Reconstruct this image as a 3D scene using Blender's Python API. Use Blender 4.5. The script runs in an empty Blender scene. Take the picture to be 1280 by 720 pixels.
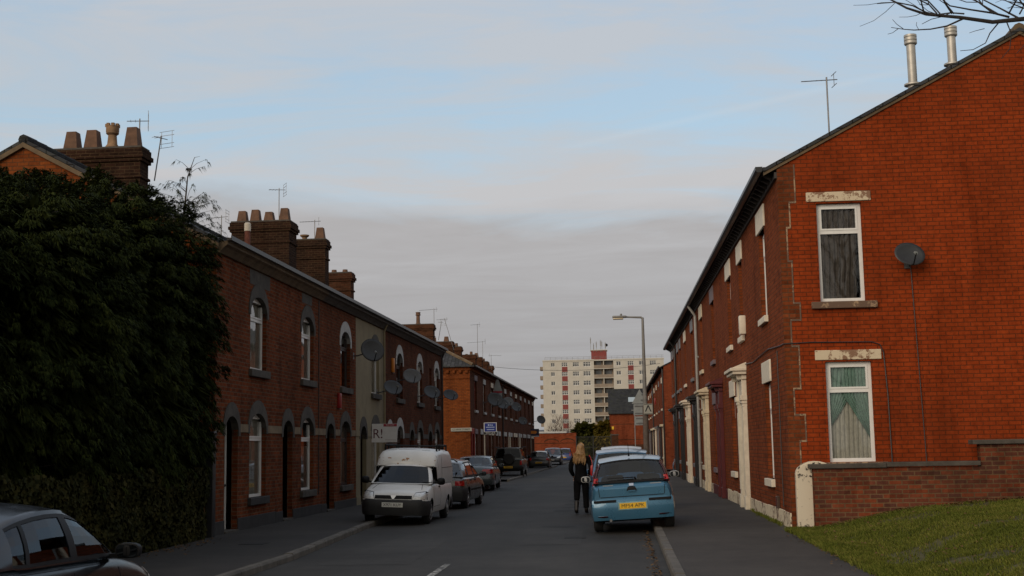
import bpy, bmesh, math, random
from mathutils import Vector, Matrix, noise
from mathutils.bvhtree import BVHTree
R = math.radians
scene = bpy.context.scene
COL = scene.collection
random.seed(7)

# ------------------------------------------------------------------ helpers
class MB:
    """collects faces; build() links them as ONE mesh object with metre-scaled UVs"""
    def __init__(s): s.v=[]; s.f=[]; s.m=[]
    def add(s, vs, fs, mi=0):
        o=len(s.v); s.v+= [tuple(p) for p in vs]
        for f in fs: s.f.append([o+i for i in f]); s.m.append(mi)
    def quad(s,a,b,c,d,mi=0): s.add([a,b,c,d],[(0,1,2,3)],mi)
    def box(s,x0,x1,y0,y1,z0,z1,mi=0):
        s.add([(x0,y0,z0),(x1,y0,z0),(x1,y1,z0),(x0,y1,z0),(x0,y0,z1),(x1,y0,z1),(x1,y1,z1),(x0,y1,z1)],
              [(0,3,2,1),(4,5,6,7),(0,1,5,4),(1,2,6,5),(2,3,7,6),(3,0,4,7)],mi)
    def bevbox(s,x0,x1,y0,y1,z0,z1,b=.01,mi=0):
        bm=bmesh.new(); bmesh.ops.create_cube(bm,size=1)
        for v in bm.verts: v.co=Vector(((x0+x1)/2+v.co.x*(x1-x0),(y0+y1)/2+v.co.y*(y1-y0),(z0+z1)/2+v.co.z*(z1-z0)))
        bmesh.ops.bevel(bm,geom=bm.edges[:],offset=b,segments=2,affect='EDGES',profile=.5)
        bm.verts.ensure_lookup_table()
        s.add([v.co[:] for v in bm.verts],[[v.index for v in f.verts] for f in bm.faces],mi); bm.free()
    def prism(s,pts,d,mi=0,cap=True):
        """pts: 3D outline, extruded by vector d"""
        n=len(pts); d=Vector(d); a=[Vector(p) for p in pts]; b=[p+d for p in a]
        fs=[(i,(i+1)%n,n+(i+1)%n,n+i) for i in range(n)]
        if cap: fs+=[tuple(reversed(range(n))),tuple(range(n,2*n))]
        s.add(a+b,fs,mi)
    def tube(s,pts,r,n=8,mi=0,cap=True):
        pts=[Vector(p) for p in pts]; rs=r if isinstance(r,(list,tuple)) else [r]*len(pts)
        o=len(s.v); up=None
        for i,p in enumerate(pts):
            t=(pts[min(i+1,len(pts)-1)]-pts[max(i-1,0)]).normalized()
            if up is None:
                up=t.orthogonal().normalized()
            else:
                up=(up-t*up.dot(t)); up= up.normalized() if up.length>1e-6 else t.orthogonal().normalized()
            w=t.cross(up)
            for k in range(n):
                a=2*math.pi*k/n; s.v.append(tuple(p+(up*math.cos(a)+w*math.sin(a))*rs[i]))
        for i in range(len(pts)-1):
            for k in range(n):
                s.f.append([o+i*n+k,o+i*n+(k+1)%n,o+(i+1)*n+(k+1)%n,o+(i+1)*n+k]); s.m.append(mi)
        if cap:
            s.f.append([o+k for k in reversed(range(n))]); s.m.append(mi)
            e=o+(len(pts)-1)*n; s.f.append([e+k for k in range(n)]); s.m.append(mi)
    def lathe(s,prof,n=20,c=(0,0,0),axis='z',mi=0,ang0=0):
        """prof: list (r,h)"""
        o=len(s.v); c=Vector(c)
        for r,h in prof:
            for k in range(n):
                a=ang0+2*math.pi*k/n; x,y=r*math.cos(a),r*math.sin(a)
                p={'z':(x,y,h),'x':(h,x,y),'y':(y,h,x)}[axis]
                s.v.append(tuple(c+Vector(p)))
        for i in range(len(prof)-1):
            for k in range(n):
                s.f.append([o+i*n+k,o+i*n+(k+1)%n,o+(i+1)*n+(k+1)%n,o+(i+1)*n+k]); s.m.append(mi)
        s.f.append([o+k for k in reversed(range(n))]); s.m.append(mi)
        e=o+(len(prof)-1)*n; s.f.append([e+k for k in range(n)]); s.m.append(mi)
    def build(s,name,mats,parent=None,smooth=None,loc=None):
        me=bpy.data.meshes.new(name); me.from_pydata(s.v,[],s.f)
        if not isinstance(mats,(list,tuple)): mats=[mats]
        for m in mats: me.materials.append(m)
        me.polygons.foreach_set('material_index',s.m)
        finish(me,smooth)
        o=bpy.data.objects.new(name,me); COL.objects.link(o)
        if parent: o.parent=parent
        if loc: o.location=loc
        return o

def finish(me,smooth=None):
    uv=me.uv_layers.new(name='UVMap').data
    vs=me.vertices
    for p in me.polygons:
        n=p.normal; ax=max(range(3),key=lambda i:abs(n[i]))
        for li in p.loop_indices:
            c=vs[me.loops[li].vertex_index].co
            uv[li].uv=(c.y,c.z) if ax==0 else ((c.x,c.z) if ax==1 else (c.x,c.y))
    if smooth:
        me.polygons.foreach_set('use_smooth',[True]*len(me.polygons))
        me.set_sharp_from_angle(angle=R(smooth))
    me.update()

def tag(o,label=None,cat=None,group=None,kind=None):
    if label: o['label']=label
    if cat: o['category']=cat
    if group: o['group']=group
    if kind: o['kind']=kind
    return o
def weld(o):
    bm=bmesh.new(); bm.from_mesh(o.data); bmesh.ops.remove_doubles(bm,verts=bm.verts,dist=.0005); bm.to_mesh(o.data); bm.free(); return o
def empty(name,loc=(0,0,0),rz=0,rx=0,ry=0):
    o=bpy.data.objects.new(name,None); COL.objects.link(o); o.location=loc; o.rotation_euler=(rx,ry,rz); o.empty_display_size=.2
    return o
def thing(name,label,cat,loc=(0,0,0),rz=0,group=None,ry=0):
    return tag(empty(name,loc,rz,0,ry),label,cat,group)
def copy_tree(o,parent=None):
    c=o.copy(); COL.objects.link(c); c.parent=parent
    for ch in o.children: copy_tree(ch,c)
    return c
def lerp(a,b,t): return a+(b-a)*t
def interp(pts,y):
    if y<=pts[0][0]: return pts[0][1]
    for (a,b),(c,d) in zip(pts,pts[1:]):
        if y<=c:
            t=(y-a)/(c-a); return b+(d-b)*t
    return pts[-1][1]
def sinterp(pts,y):
    """smooth (catmull) interpolation"""
    n=len(pts)
    if y<=pts[0][0]: return pts[0][1]
    if y>=pts[-1][0]: return pts[-1][1]
    for i in range(n-1):
        if y<=pts[i+1][0]:
            x0,y0=pts[i]; x1,y1=pts[i+1]; h=x1-x0; t=(y-x0)/h
            m0=(y1-(pts[i-1][1] if i>0 else y0))/(x1-(pts[i-1][0] if i>0 else x0))
            m1=((pts[i+2][1] if i<n-2 else y1)-y0)/((pts[i+2][0] if i<n-2 else x1)-x0)
            return (2*t**3-3*t*t+1)*y0+(t**3-2*t*t+t)*h*m0+(-2*t**3+3*t*t)*y1+(t**3-t*t)*h*m1

# ------------------------------------------------------------------ materials
def lin(c): return tuple(((x/255)/12.92 if x/255<=.04045 else ((x/255+.055)/1.055)**2.4) for x in c)+(1,)
def newmat(name):
    m=bpy.data.materials.new(name); m.use_nodes=True
    nt=m.node_tree; b=nt.nodes['Principled BSDF']
    return m,nt,b
def node(nt,t,**k):
    n=nt.nodes.new(t)
    for a,v in k.items():
        if a in n.inputs.keys() if isinstance(a,str) else False: n.inputs[a].default_value=v
        else: setattr(n,a,v)
    return n
def ramp(nt,fac,stops):
    r=nt.nodes.new('ShaderNodeValToRGB'); e=r.color_ramp.elements
    while len(e)<len(stops): e.new(.5)
    for i,(p,c) in enumerate(stops):
        e[i].position=p; e[i].color=c if len(c)==4 else tuple(c)+(1,)
    nt.links.new(fac,r.inputs[0]); return r.outputs[0]
def mixc(nt,fac,a,b,mode='MIX'):
    m=nt.nodes.new('ShaderNodeMix'); m.data_type='RGBA'; m.blend_type=mode
    L=nt.links
    if isinstance(fac,(int,float)): m.inputs[0].default_value=fac
    else: L.new(fac,m.inputs[0])
    for i,x in ((6,a),(7,b)):
        if isinstance(x,tuple): m.inputs[i].default_value=x if len(x)==4 else x+(1,)
        else: L.new(x,m.inputs[i])
    return m.outputs[2]
def mathn(nt,op,a,b_=None):
    n=nt.nodes.new('ShaderNodeMath'); n.operation=op; n.use_clamp=False
    for i,x in enumerate((a,b_)):
        if x is None: continue
        if isinstance(x,(int,float)): n.inputs[i].default_value=x
        else: nt.links.new(x,n.inputs[i])
    return n.outputs[0]
def noise_tex(nt,vec,scale,detail=4,rough=.55,dist=0):
    n=nt.nodes.new('ShaderNodeTexNoise'); n.inputs['Scale'].default_value=scale; n.inputs['Detail'].default_value=detail
    n.inputs['Roughness'].default_value=rough; n.inputs['Distortion'].default_value=dist
    if vec is not None: nt.links.new(vec,n.inputs['Vector'])
    return n
def bump(nt,b,h,strength=.4,dist=.01):
    n=nt.nodes.new('ShaderNodeBump'); n.inputs['Strength'].default_value=strength; n.inputs['Distance'].default_value=dist
    nt.links.new(h,n.inputs['Height']); nt.links.new(n.outputs[0],b.inputs['Normal'])
def wpos(nt):
    return nt.nodes.new('ShaderNodeNewGeometry').outputs['Position']
def plain(name,c,rough=.6,metal=0,var=.25,scale=6,bmp=0,coat=0,spec=.5):
    m,nt,b=newmat(name); c=tuple(c)+(1,) if len(c)==3 else c
    b.inputs['Roughness'].default_value=rough; b.inputs['Metallic'].default_value=metal; b.inputs['Specular IOR Level'].default_value=spec
    b.inputs['Coat Weight'].default_value=coat; b.inputs['Coat Roughness'].default_value=.05
    n=noise_tex(nt,wpos(nt),scale,5,.6)
    lo=tuple(x*(1-var) for x in c[:3]); hi=tuple(min(1,x*(1+var)) for x in c[:3])
    nt.links.new(ramp(nt,n.outputs['Fac'],[(.3,lo),(.7,hi)]),b.inputs['Base Color'])
    if bmp: bump(nt,b,n.outputs['Fac'],bmp,.02)
    return m
def brick(name,c1,c2,mortar,stain=(.02,.018,.016),stain_amt=.35,ms=.012,patch=None,bmp=.5,odd_amt=.55):
    m,nt,b=newmat(name); L=nt.links
    uv=nt.nodes.new('ShaderNodeUVMap').outputs[0]
    t=nt.nodes.new('ShaderNodeTexBrick'); L.new(uv,t.inputs['Vector'])
    t.offset=.5; t.inputs['Scale'].default_value=1; t.inputs['Brick Width'].default_value=.235; t.inputs['Row Height'].default_value=.082
    t.inputs['Mortar Size'].default_value=ms; t.inputs['Mortar Smooth'].default_value=.3; t.inputs['Bias'].default_value=-.1
    t.inputs['Color1'].default_value=c1+(1,); t.inputs['Color2'].default_value=c2+(1,); t.inputs['Mortar'].default_value=mortar+(1,)
    p=wpos(nt)
    n1=noise_tex(nt,p,.55,5,.65); n2=noise_tex(nt,p,14,3,.6); n3=noise_tex(nt,p,3.2,4,.7)
    col=t.outputs['Color']
    col=mixc(nt,.55,col,ramp(nt,n2.outputs['Fac'],[(.25,(.55,.55,.55)),(.75,(1.35,1.3,1.25))]),'MULTIPLY')
    if patch: col=mixc(nt,ramp(nt,n3.outputs['Fac'],[(.5,(0,0,0)),(.68,(1,1,1))]),col,patch+(1,))
    col=mixc(nt,ramp(nt,n1.outputs['Fac'],[(.42,(0,0,0)),(.8,(stain_amt,)*3)]),col,stain+(1,))
    mpn=nt.nodes.new('ShaderNodeMapping'); mpn.inputs['Scale'].default_value=(1,1,.16); L.new(p,mpn.inputs[0])
    n5=noise_tex(nt,mpn.outputs[0],1.7,5,.65); n6=noise_tex(nt,p,.9,3,.5)
    col=mixc(nt,.75,col,ramp(nt,n5.outputs['Fac'],[(.32,(.66,.64,.62)),(.5,(1,1,1)),(.72,(1.14,1.13,1.12))]),'MULTIPLY')
    vo=nt.nodes.new('ShaderNodeTexWhiteNoise'); sxx=nt.nodes.new('ShaderNodeSeparateXYZ'); L.new(uv,sxx.inputs[0])
    row=mathn(nt,'FLOOR',mathn(nt,'DIVIDE',sxx.outputs[1],.082)); par=mathn(nt,'MULTIPLY',mathn(nt,'MODULO',row,2.0),.5)
    cx_=mathn(nt,'FLOOR',mathn(nt,'SUBTRACT',mathn(nt,'DIVIDE',sxx.outputs[0],.235),par)); cbx=nt.nodes.new('ShaderNodeCombineXYZ'); L.new(row,cbx.inputs[0]); L.new(cx_,cbx.inputs[1]); L.new(cbx.outputs[0],vo.inputs['Vector'])
    odd=ramp(nt,vo.outputs['Value'],[(.0,(.55,.5,.5)),(.07,(.62,.58,.58)),(.09,(1,1,1)),(.93,(1,1,1)),(.96,(1.3,1.35,1.4))])
    col=mixc(nt,odd_amt,col,odd,'MULTIPLY')
    L.new(col,b.inputs['Base Color']); b.inputs['Roughness'].default_value=.92; b.inputs['Specular IOR Level'].default_value=.05
    mx=nt.nodes.new('ShaderNodeMath'); mx.operation='MULTIPLY_ADD'; L.new(n2.outputs['Fac'],mx.inputs[0]); mx.inputs[1].default_value=.3
    inv=nt.nodes.new('ShaderNodeMath'); inv.operation='SUBTRACT'; inv.inputs[0].default_value=1; L.new(t.outputs['Fac'],inv.inputs[1])
    L.new(inv.outputs[0],mx.inputs[2]); bump(nt,b,mx.outputs[0],bmp,.012)
    return m
def slate(name,c=(.045,.047,.052)):
    m,nt,b=newmat(name); L=nt.links
    uv=nt.nodes.new('ShaderNodeUVMap').outputs[0]
    t=nt.nodes.new('ShaderNodeTexBrick'); L.new(uv,t.inputs['Vector']); t.inputs['Scale'].default_value=1
    t.inputs['Brick Width'].default_value=.3; t.inputs['Row Height'].default_value=.2; t.inputs['Mortar Size'].default_value=.012
    t.inputs['Color1'].default_value=tuple(x*.8 for x in c)+(1,); t.inputs['Color2'].default_value=tuple(x*1.4 for x in c)+(1,); t.inputs['Mortar'].default_value=(.012,.012,.012,1)
    n=noise_tex(nt,wpos(nt),2.2,5,.6)
    L.new(mixc(nt,ramp(nt,n.outputs['Fac'],[(.5,(0,0,0)),(.75,(.5,.5,.5))]),t.outputs['Color'],(.06,.065,.04,1)),b.inputs['Base Color'])
    b.inputs['Roughness'].default_value=.92; b.inputs['Specular IOR Level'].default_value=.15; bump(nt,b,t.outputs['Color'],.4,.02); return m
def paint(name,c,rough=.28,flake=.1,metal=.0,dirt=.25):
    m,nt,b=newmat(name); L=nt.links
    n=noise_tex(nt,wpos(nt),3.5,6,.7)
    cc=tuple(c)+(1,); d=tuple(lerp(x,.06,.55) for x in c)+(1,)
    L.new(mixc(nt,ramp(nt,n.outputs['Fac'],[(.45,(0,0,0)),(.85,(dirt,)*3)]),cc,d),b.inputs['Base Color'])
    L.new(ramp(nt,n.outputs['Fac'],[(.3,(rough,)*3),(.8,(rough+.2,)*3)]),b.inputs['Roughness'])
    b.inputs['Metallic'].default_value=metal; b.inputs['Coat Weight'].default_value=.6; b.inputs['Coat Roughness'].default_value=.08
    return m
def glass(name,tint=(.7,.75,.75),rough=.015,ior=1.5,mult=1.6):
    m,nt,b=newmat(name); L=nt.links; nt.nodes.remove(b); out=nt.nodes['Material Output']
    tr=nt.nodes.new('ShaderNodeBsdfTransparent'); tr.inputs[0].default_value=tint+(1,)
    gl=nt.nodes.new('ShaderNodeBsdfGlossy'); gl.inputs['Roughness'].default_value=rough; gl.inputs[0].default_value=(.95,.97,1,1)
    f=nt.nodes.new('ShaderNodeFresnel'); f.inputs[0].default_value=ior
    mp=nt.nodes.new('ShaderNodeMath'); mp.operation='MULTIPLY'; mp.inputs[1].default_value=mult; mp.use_clamp=True; L.new(f.outputs[0],mp.inputs[0])
    n=noise_tex(nt,wpos(nt),1.3,2,.5); bp=nt.nodes.new('ShaderNodeBump'); bp.inputs['Strength'].default_value=.05; bp.inputs['Distance'].default_value=.05
    L.new(n.outputs['Fac'],bp.inputs['Height']); L.new(bp.outputs[0],gl.inputs['Normal'])
    mx=nt.nodes.new('ShaderNodeMixShader'); L.new(mp.outputs[0],mx.inputs[0]); L.new(tr.outputs[0],mx.inputs[1]); L.new(gl.outputs[0],mx.inputs[2])
    L.new(mx.outputs[0],out.inputs[0]); return m
def leafmat(name,stops,rough=.6,trans=.15,scale=1.3):
    m,nt,b=newmat(name); L=nt.links
    n=noise_tex(nt,wpos(nt),scale,4,.65); r=nt.nodes.new('ShaderNodeNewGeometry').outputs['Random Per Island']
    mth=nt.nodes.new('ShaderNodeMath'); mth.operation='MULTIPLY_ADD'; L.new(r,mth.inputs[0]); mth.inputs[1].default_value=.45
    sb=nt.nodes.new('ShaderNodeMath'); sb.operation='SUBTRACT'; L.new(n.outputs['Fac'],sb.inputs[0]); sb.inputs[1].default_value=.22
    L.new(sb.outputs[0],mth.inputs[2])
    L.new(ramp(nt,mth.outputs[0],stops),b.inputs['Base Color']); b.inputs['Roughness'].default_value=max(rough,.8); b.inputs['Specular IOR Level'].default_value=.06
    return m

M={}
M['gable']=brick('gable red brick',(.285,.046,.0105),(.235,.037,.009),(.125,.030,.011),(.09,.022,.008),.5,.010,odd_amt=.28)
M['bR']=brick('right terrace brick',(.235,.058,.020),(.165,.042,.0155),(.105,.045,.024),(.06,.025,.012),.3,.010)
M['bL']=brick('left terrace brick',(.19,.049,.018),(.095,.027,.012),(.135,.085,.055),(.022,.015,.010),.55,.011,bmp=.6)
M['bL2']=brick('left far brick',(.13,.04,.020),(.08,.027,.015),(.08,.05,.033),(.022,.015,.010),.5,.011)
M['bOrange']=brick('orange corner brick',(.23,.064,.017),(.17,.045,.013),(.11,.047,.022),(.05,.022,.012),.4,.010)
M['bStrip']=brick('old corner brick',(.19,.048,.0165),(.13,.034,.012),(.105,.048,.025),(.03,.02,.015),.4,.012)
M['bOld']=brick('old dark brick',(.085,.032,.017),(.05,.021,.0125),(.08,.045,.026),(.03,.02,.015),.4,.012)
M['bChim']=brick('chimney sooty brick',(.042,.020,.013),(.024,.0125,.009),(.07,.044,.025),(.014,.012,.011),.6,.011,bmp=.8)
M['bWall']=brick('garden wall brick',(.20,.05,.022),(.075,.034,.026),(.15,.09,.05),(.025,.02,.015),.6,.012)
M['bEnd']=brick('end wall brick',(.25,.055,.022),(.19,.04,.017),(.13,.055,.03),(.05,.02,.012),.35,.01)
M['stoneL']=plain('grey stone',(.060,.052,.043),.85,var=.4,scale=5,bmp=.3)
M['stonePale']=plain('pale painted stone',(.42,.42,.41),.75,var=.2,scale=5)
M['stoneBand']=plain('buff stone band',(.17,.125,.075),.85,var=.3,scale=5)
M['stoneTan']=plain('tan stone',(.12,.082,.045),.85,var=.35,scale=4,bmp=.3)
M['creamP']=plain('cream paint',(.62,.53,.38),.6,var=.15,scale=7)
M['whiteP']=plain('white paint',(.70,.63,.51),.6,var=.12,scale=7)
def chipped(name,a,b_,thr=.62,sc=9):
    m,nt,b=newmat(name); n=noise_tex(nt,wpos(nt),sc,6,.75); n2=noise_tex(nt,wpos(nt),1.2,3,.5)
    ad=nt.nodes.new('ShaderNodeMath'); ad.operation='MULTIPLY_ADD'; nt.links.new(n2.outputs['Fac'],ad.inputs[0]); ad.inputs[1].default_value=.5; nt.links.new(n.outputs['Fac'],ad.inputs[2])
    nt.links.new(mixc(nt,ramp(nt,ad.outputs[0],[(thr+.2,(0,0,0)),(thr+.24,(1,1,1))]),a+(1,),b_+(1,)),b.inputs['Base Color']); b.inputs['Roughness'].default_value=.75
    bump(nt,b,ad.outputs[0],.3,.01); return m
M['plinthW']=chipped('chipped white masonry paint',(.62,.53,.38),(.13,.07,.045),.60,7)
M['lintelChip']=chipped('weathered cream lintel paint',(.58,.48,.34),(.22,.12,.07),.57,6)
M['sillChip']=chipped('worn stone sill',(.33,.22,.13),(.12,.07,.045),.5,7)
M['plinthL']=plain('dark bitumen plinth',(.022,.02,.02),.8,var=.4,scale=5)
M['render']=plain('buff render',(.23,.19,.115),.9,var=.14,scale=2.5,bmp=.2)
M['maroon']=plain('maroon gloss paint',(.09,.012,.014),.4,var=.15)
M['redP']=plain('red gloss paint',(.26,.012,.012),.4,var=.15)
M['blackP']=plain('black gloss paint',(.016,.016,.018),.4,var=.2)
M['greyP']=plain('grey paint',(.16,.16,.17),.5,var=.15)
M['brownP']=plain('brown wood stain',(.05,.025,.015),.5,var=.2)
M['purpleP']=plain('mauve painted stone',(.16,.12,.13),.7,var=.2)
M['doorDark']=plain('dark door',(.014,.012,.012),.45,var=.2)
M['upvc']=plain('white upvc',(.74,.74,.72),.3,var=.05)
M['brownFrame']=plain('brown window frame',(.035,.022,.018),.45,var=.2)
M['lead']=plain('lead flashing',(.30,.31,.32),.55,var=.25,scale=5)
M['slate']=slate('slate roof'); M['slateB']=slate('dark plain roof',(.03,.031,.034))
M['gutter']=plain('black gutter plastic',(.02,.02,.021),.4,var=.2)
M['eaves']=plain('dark eaves timber',(.03,.024,.021),.6,var=.3)
M['gravelgrey']=plain('grey plastic pipe',(.32,.31,.29),.5,var=.15)
M['pot']=plain('clay chimney pot',(.12,.062,.036),.85,var=.35,scale=5)
M['potBuff']=plain('buff chimney pot',(.23,.14,.075),.85,var=.35,scale=5)
M['glassW']=glass('window glass',(.82,.84,.83))
M['glassC']=glass('car glass',(.70,.74,.74),.01)
M['glassD']=glass('dark car glass',(.14,.16,.17),.01,1.45,.8)
M['glassF']=glass('tinted car glass',(.22,.25,.26),.01,1.5,.65)
M['net']=plain('net curtain',(.74,.71,.63),.9,var=.15,scale=14)
M['drape']=plain('sea green drape',(.38,.56,.49),.85,var=.2,scale=10)
M['drapeGrey']=plain('grey brown curtain',(.15,.125,.11),.9,var=.35,scale=9)
M['steel']=plain('flue steel',(.46,.44,.40),.5,metal=.5,var=.15)
M['galv']=plain('galvanised aerial metal',(.16,.16,.165),.45,metal=.6,var=.2)
M['lampgrey']=plain('weathered lamp post steel',(.22,.215,.205),.6,metal=.3,var=.2)
M['lampbrown']=plain('rusty lamp post base',(.11,.085,.07),.75,var=.3)
M['lens']=plain('lantern lens',(.55,.47,.33),.3,var=.1)
M['mesh']=plain('dark dish mesh',(.035,.037,.04),.5,metal=.3,var=.2)
M['meshgrey']=plain('weathered dish',(.085,.087,.09),.55,var=.2)
M['signback']=plain('sign back aluminium',(.27,.29,.29),.5,metal=.2,var=.15)
M['signwhite']=plain('sign white',(.34,.34,.30),.5,var=.1)
M['boardwhite']=plain('board white',(.62,.62,.62),.5,var=.06)
M['boardred']=plain('board crimson',(.30,.012,.03),.5,var=.06)
M['boarddark']=plain('board letter maroon',(.085,.01,.022),.5,var=.06)
M['boardgrey']=plain('board fine print grey',(.40,.38,.38),.5,var=.06)
M['boardblue']=plain('board blue',(.012,.03,.22),.5,var=.08)
M['boardpale']=plain('board pale blue',(.40,.48,.65),.5,var=.08)
M['boardorange']=plain('board orange',(.60,.20,.02),.5,var=.06)
M['boardnavy']=plain('board navy',(.012,.014,.045),.5,var=.06)
M['wood']=plain('post timber',(.30,.27,.22),.8,var=.25)
M['tyre']=plain('tyre rubber',(.014,.014,.014),.8,var=.2)
M['alloy']=plain('alloy wheel',(.42,.42,.43),.35,metal=.6,var=.15)
M['trimblack']=plain('black trim plastic',(.012,.012,.013),.55,var=.2,spec=.12)
M['trimgrey']=plain('dark grey bumper plastic',(.016,.016,.017),.65,var=.2)
M['cabin']=plain('car cabin dark trim',(.02,.02,.022),.8,var=.2)
M['seat']=plain('seat cloth',(.035,.036,.04),.9,var=.2)
M['redlens']=plain('red tail lens',(.35,.008,.008),.15,var=.1,coat=.5)
M['redlensD']=plain('dark red tail lens',(.045,.006,.008),.15,var=.1,coat=.5)
M['amber']=plain('amber lens',(.45,.14,.01),.15,var=.1)
M['headlens']=plain('clear head lamp',(.62,.62,.60),.15,metal=.2,var=.25,scale=20,coat=.6)
M['mirror']=plain('mirror glass',(.10,.11,.12),.06,metal=1,var=.05)
M['chrome']=plain('chrome',(.65,.65,.65),.12,metal=1,var=.05)
M['plateY']=plain('yellow number plate',(.72,.42,.015),.45,var=.05)
M['plateW']=plain('white number plate',(.62,.62,.58),.45,var=.05)
M['ink']=plain('plate black letters',(.01,.01,.01),.5,var=.05)
M['skin']=plain('skin',(.42,.25,.18),.6,var=.08)
M['hair']=plain('blonde hair',(.30,.17,.065),.5,var=.35,scale=25)
M['coat']=plain('black coat',(.006,.006,.007),.9,var=.4,spec=.08)
M['trouser']=plain('black trousers',(.006,.006,.007),.9,var=.4,spec=.08)
M['boot']=plain('dark brown boots',(.012,.009,.008),.5,var=.25)
M['bagred']=plain('red handbag',(.45,.012,.012),.4,var=.1)
M['bark']=plain('bark',(.05,.042,.036),.9,var=.35,scale=9,bmp=.4)
M['twig']=plain('dark twig',(.028,.022,.020),.85,var=.25,scale=9)
M['towercream']=plain('tower cream concrete',(.50,.475,.42),.85,var=.07,scale=.6)
M['towertan']=plain('tower tan balcony',(.25,.20,.155),.85,var=.15,scale=.8)
M['towerred']=plain('tower red panel',(.20,.035,.03),.7,var=.12,scale=.8)
M['towerglass']=plain('tower window glass',(.10,.105,.11),.1,var=.5,scale=.7)
M['conifer']=leafmat('leylandii foliage',[(.1,(.006,.009,.003)),(.45,(.018,.026,.006)),(.8,(.040,.048,.010)),(1,(.066,.062,.016))],.75)
M['conihedge']=leafmat('far conifer foliage',[(.1,(.014,.020,.005)),(.5,(.055,.06,.012)),(1,(.12,.105,.02))],.75)
M['conigold']=leafmat('golden conifer foliage',[(.1,(.03,.03,.006)),(.5,(.13,.10,.016)),(1,(.22,.15,.025))],.75)
M['ivy']=leafmat('ivy leaves',[(.1,(.008,.010,.003)),(.5,(.022,.023,.007)),(.85,(.055,.048,.016)),(1,(.10,.075,.03))],.5)
M['grassb']=leafmat('grass blades',[(.1,(.042,.055,.009)),(.5,(.092,.108,.017)),(1,(.19,.165,.045))],.8)
M['leaf']=leafmat('dead leaves',[(.1,(.05,.03,.015)),(.6,(.13,.075,.035)),(1,(.22,.15,.08))],.9)
M['hill']=plain('distant hill',(.085,.09,.095),.95,var=.15,scale=.02)

def asphalt(name,c,patches=False,grit=.35):
    m,nt,b=newmat(name); L=nt.links; p=wpos(nt)
    n1=noise_tex(nt,p,.35,5,.6); n2=noise_tex(nt,p,60,2,.6); n3=noise_tex(nt,p,2.6,5,.7)
    col=ramp(nt,n1.outputs['Fac'],[(.28,tuple(x*.62 for x in c)),(.72,tuple(x*1.32 for x in c))])
    col=mixc(nt,.5,col,ramp(nt,n2.outputs['Fac'],[(.3,(1-grit,)*3),(.75,(1+grit,)*3)]),'MULTIPLY')
    col=mixc(nt,.6,col,ramp(nt,n3.outputs['Fac'],[(.32,(.62,.61,.60)),(.5,(.95,.95,.95)),(.68,(1.2,1.19,1.17))]),'MULTIPLY')
    if patches:   # long worn wheel tracks
        sx=nt.nodes.new('ShaderNodeSeparateXYZ'); L.new(p,sx.inputs[0])
        cb=nt.nodes.new('ShaderNodeCombineXYZ'); L.new(sx.outputs[0],cb.inputs[0]); 
        my=nt.nodes.new('ShaderNodeMath'); my.operation='MULTIPLY'; my.inputs[1].default_value=.04; L.new(sx.outputs[1],my.inputs[0]); L.new(my.outputs[0],cb.inputs[1])
        n4=noise_tex(nt,cb.outputs[0],1.1,3,.5)
        col=mixc(nt,.7,col,ramp(nt,n4.outputs['Fac'],[(.35,(.8,.8,.8)),(.65,(1.18,1.17,1.15))]),'MULTIPLY')
    vz=nt.nodes.new('ShaderNodeTexVoronoi'); vz.feature='DISTANCE_TO_EDGE'; vz.inputs['Scale'].default_value=.55; wn=noise_tex(nt,p,1.6,5,.7); 
    vm=nt.nodes.new('ShaderNodeVectorMath'); vm.operation='MULTIPLY_ADD'; L.new(wn.outputs['Color'],vm.inputs[0]); vm.inputs[1].default_value=(.9,.9,0); L.new(p,vm.inputs[2]); L.new(vm.outputs[0],vz.inputs['Vector'])
    crk=mathn(nt,'MULTIPLY',ramp(nt,vz.outputs['Distance'],[(.0,(1,1,1)),(.012,(0,0,0))]),ramp(nt,n3.outputs['Fac'],[(.48,(0,0,0)),(.62,(.75,.75,.75))]))
    col=mixc(nt,crk,col,(.015,.014,.013,1))
    L.new(col,b.inputs['Base Color']); b.inputs['Roughness'].default_value=.82; b.inputs['Specular IOR Level'].default_value=.3
    bump(nt,b,n2.outputs['Fac'],.35,.006); return m
M['road']=asphalt('road asphalt',(.037,.0345,.032),True)
M['patch']=asphalt('patched asphalt',(.021,.020,.019))
M['patch2']=asphalt('pale patched asphalt',(.044,.041,.038))
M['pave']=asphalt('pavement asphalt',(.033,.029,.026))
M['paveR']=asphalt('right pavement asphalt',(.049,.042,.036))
M['kerb']=plain('stone kerb',(.10,.089,.075),.85,var=.35,scale=3,bmp=.3)
M['earth']=plain('bare ground',(.055,.045,.03),.95,var=.35,scale=.4)
M['turf']=plain('turf soil',(.058,.052,.014),.95,var=.45,scale=2.5,bmp=.4)
M['line']=chipped('worn road paint',(.42,.41,.38),(.055,.053,.05),.5,12)

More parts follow.
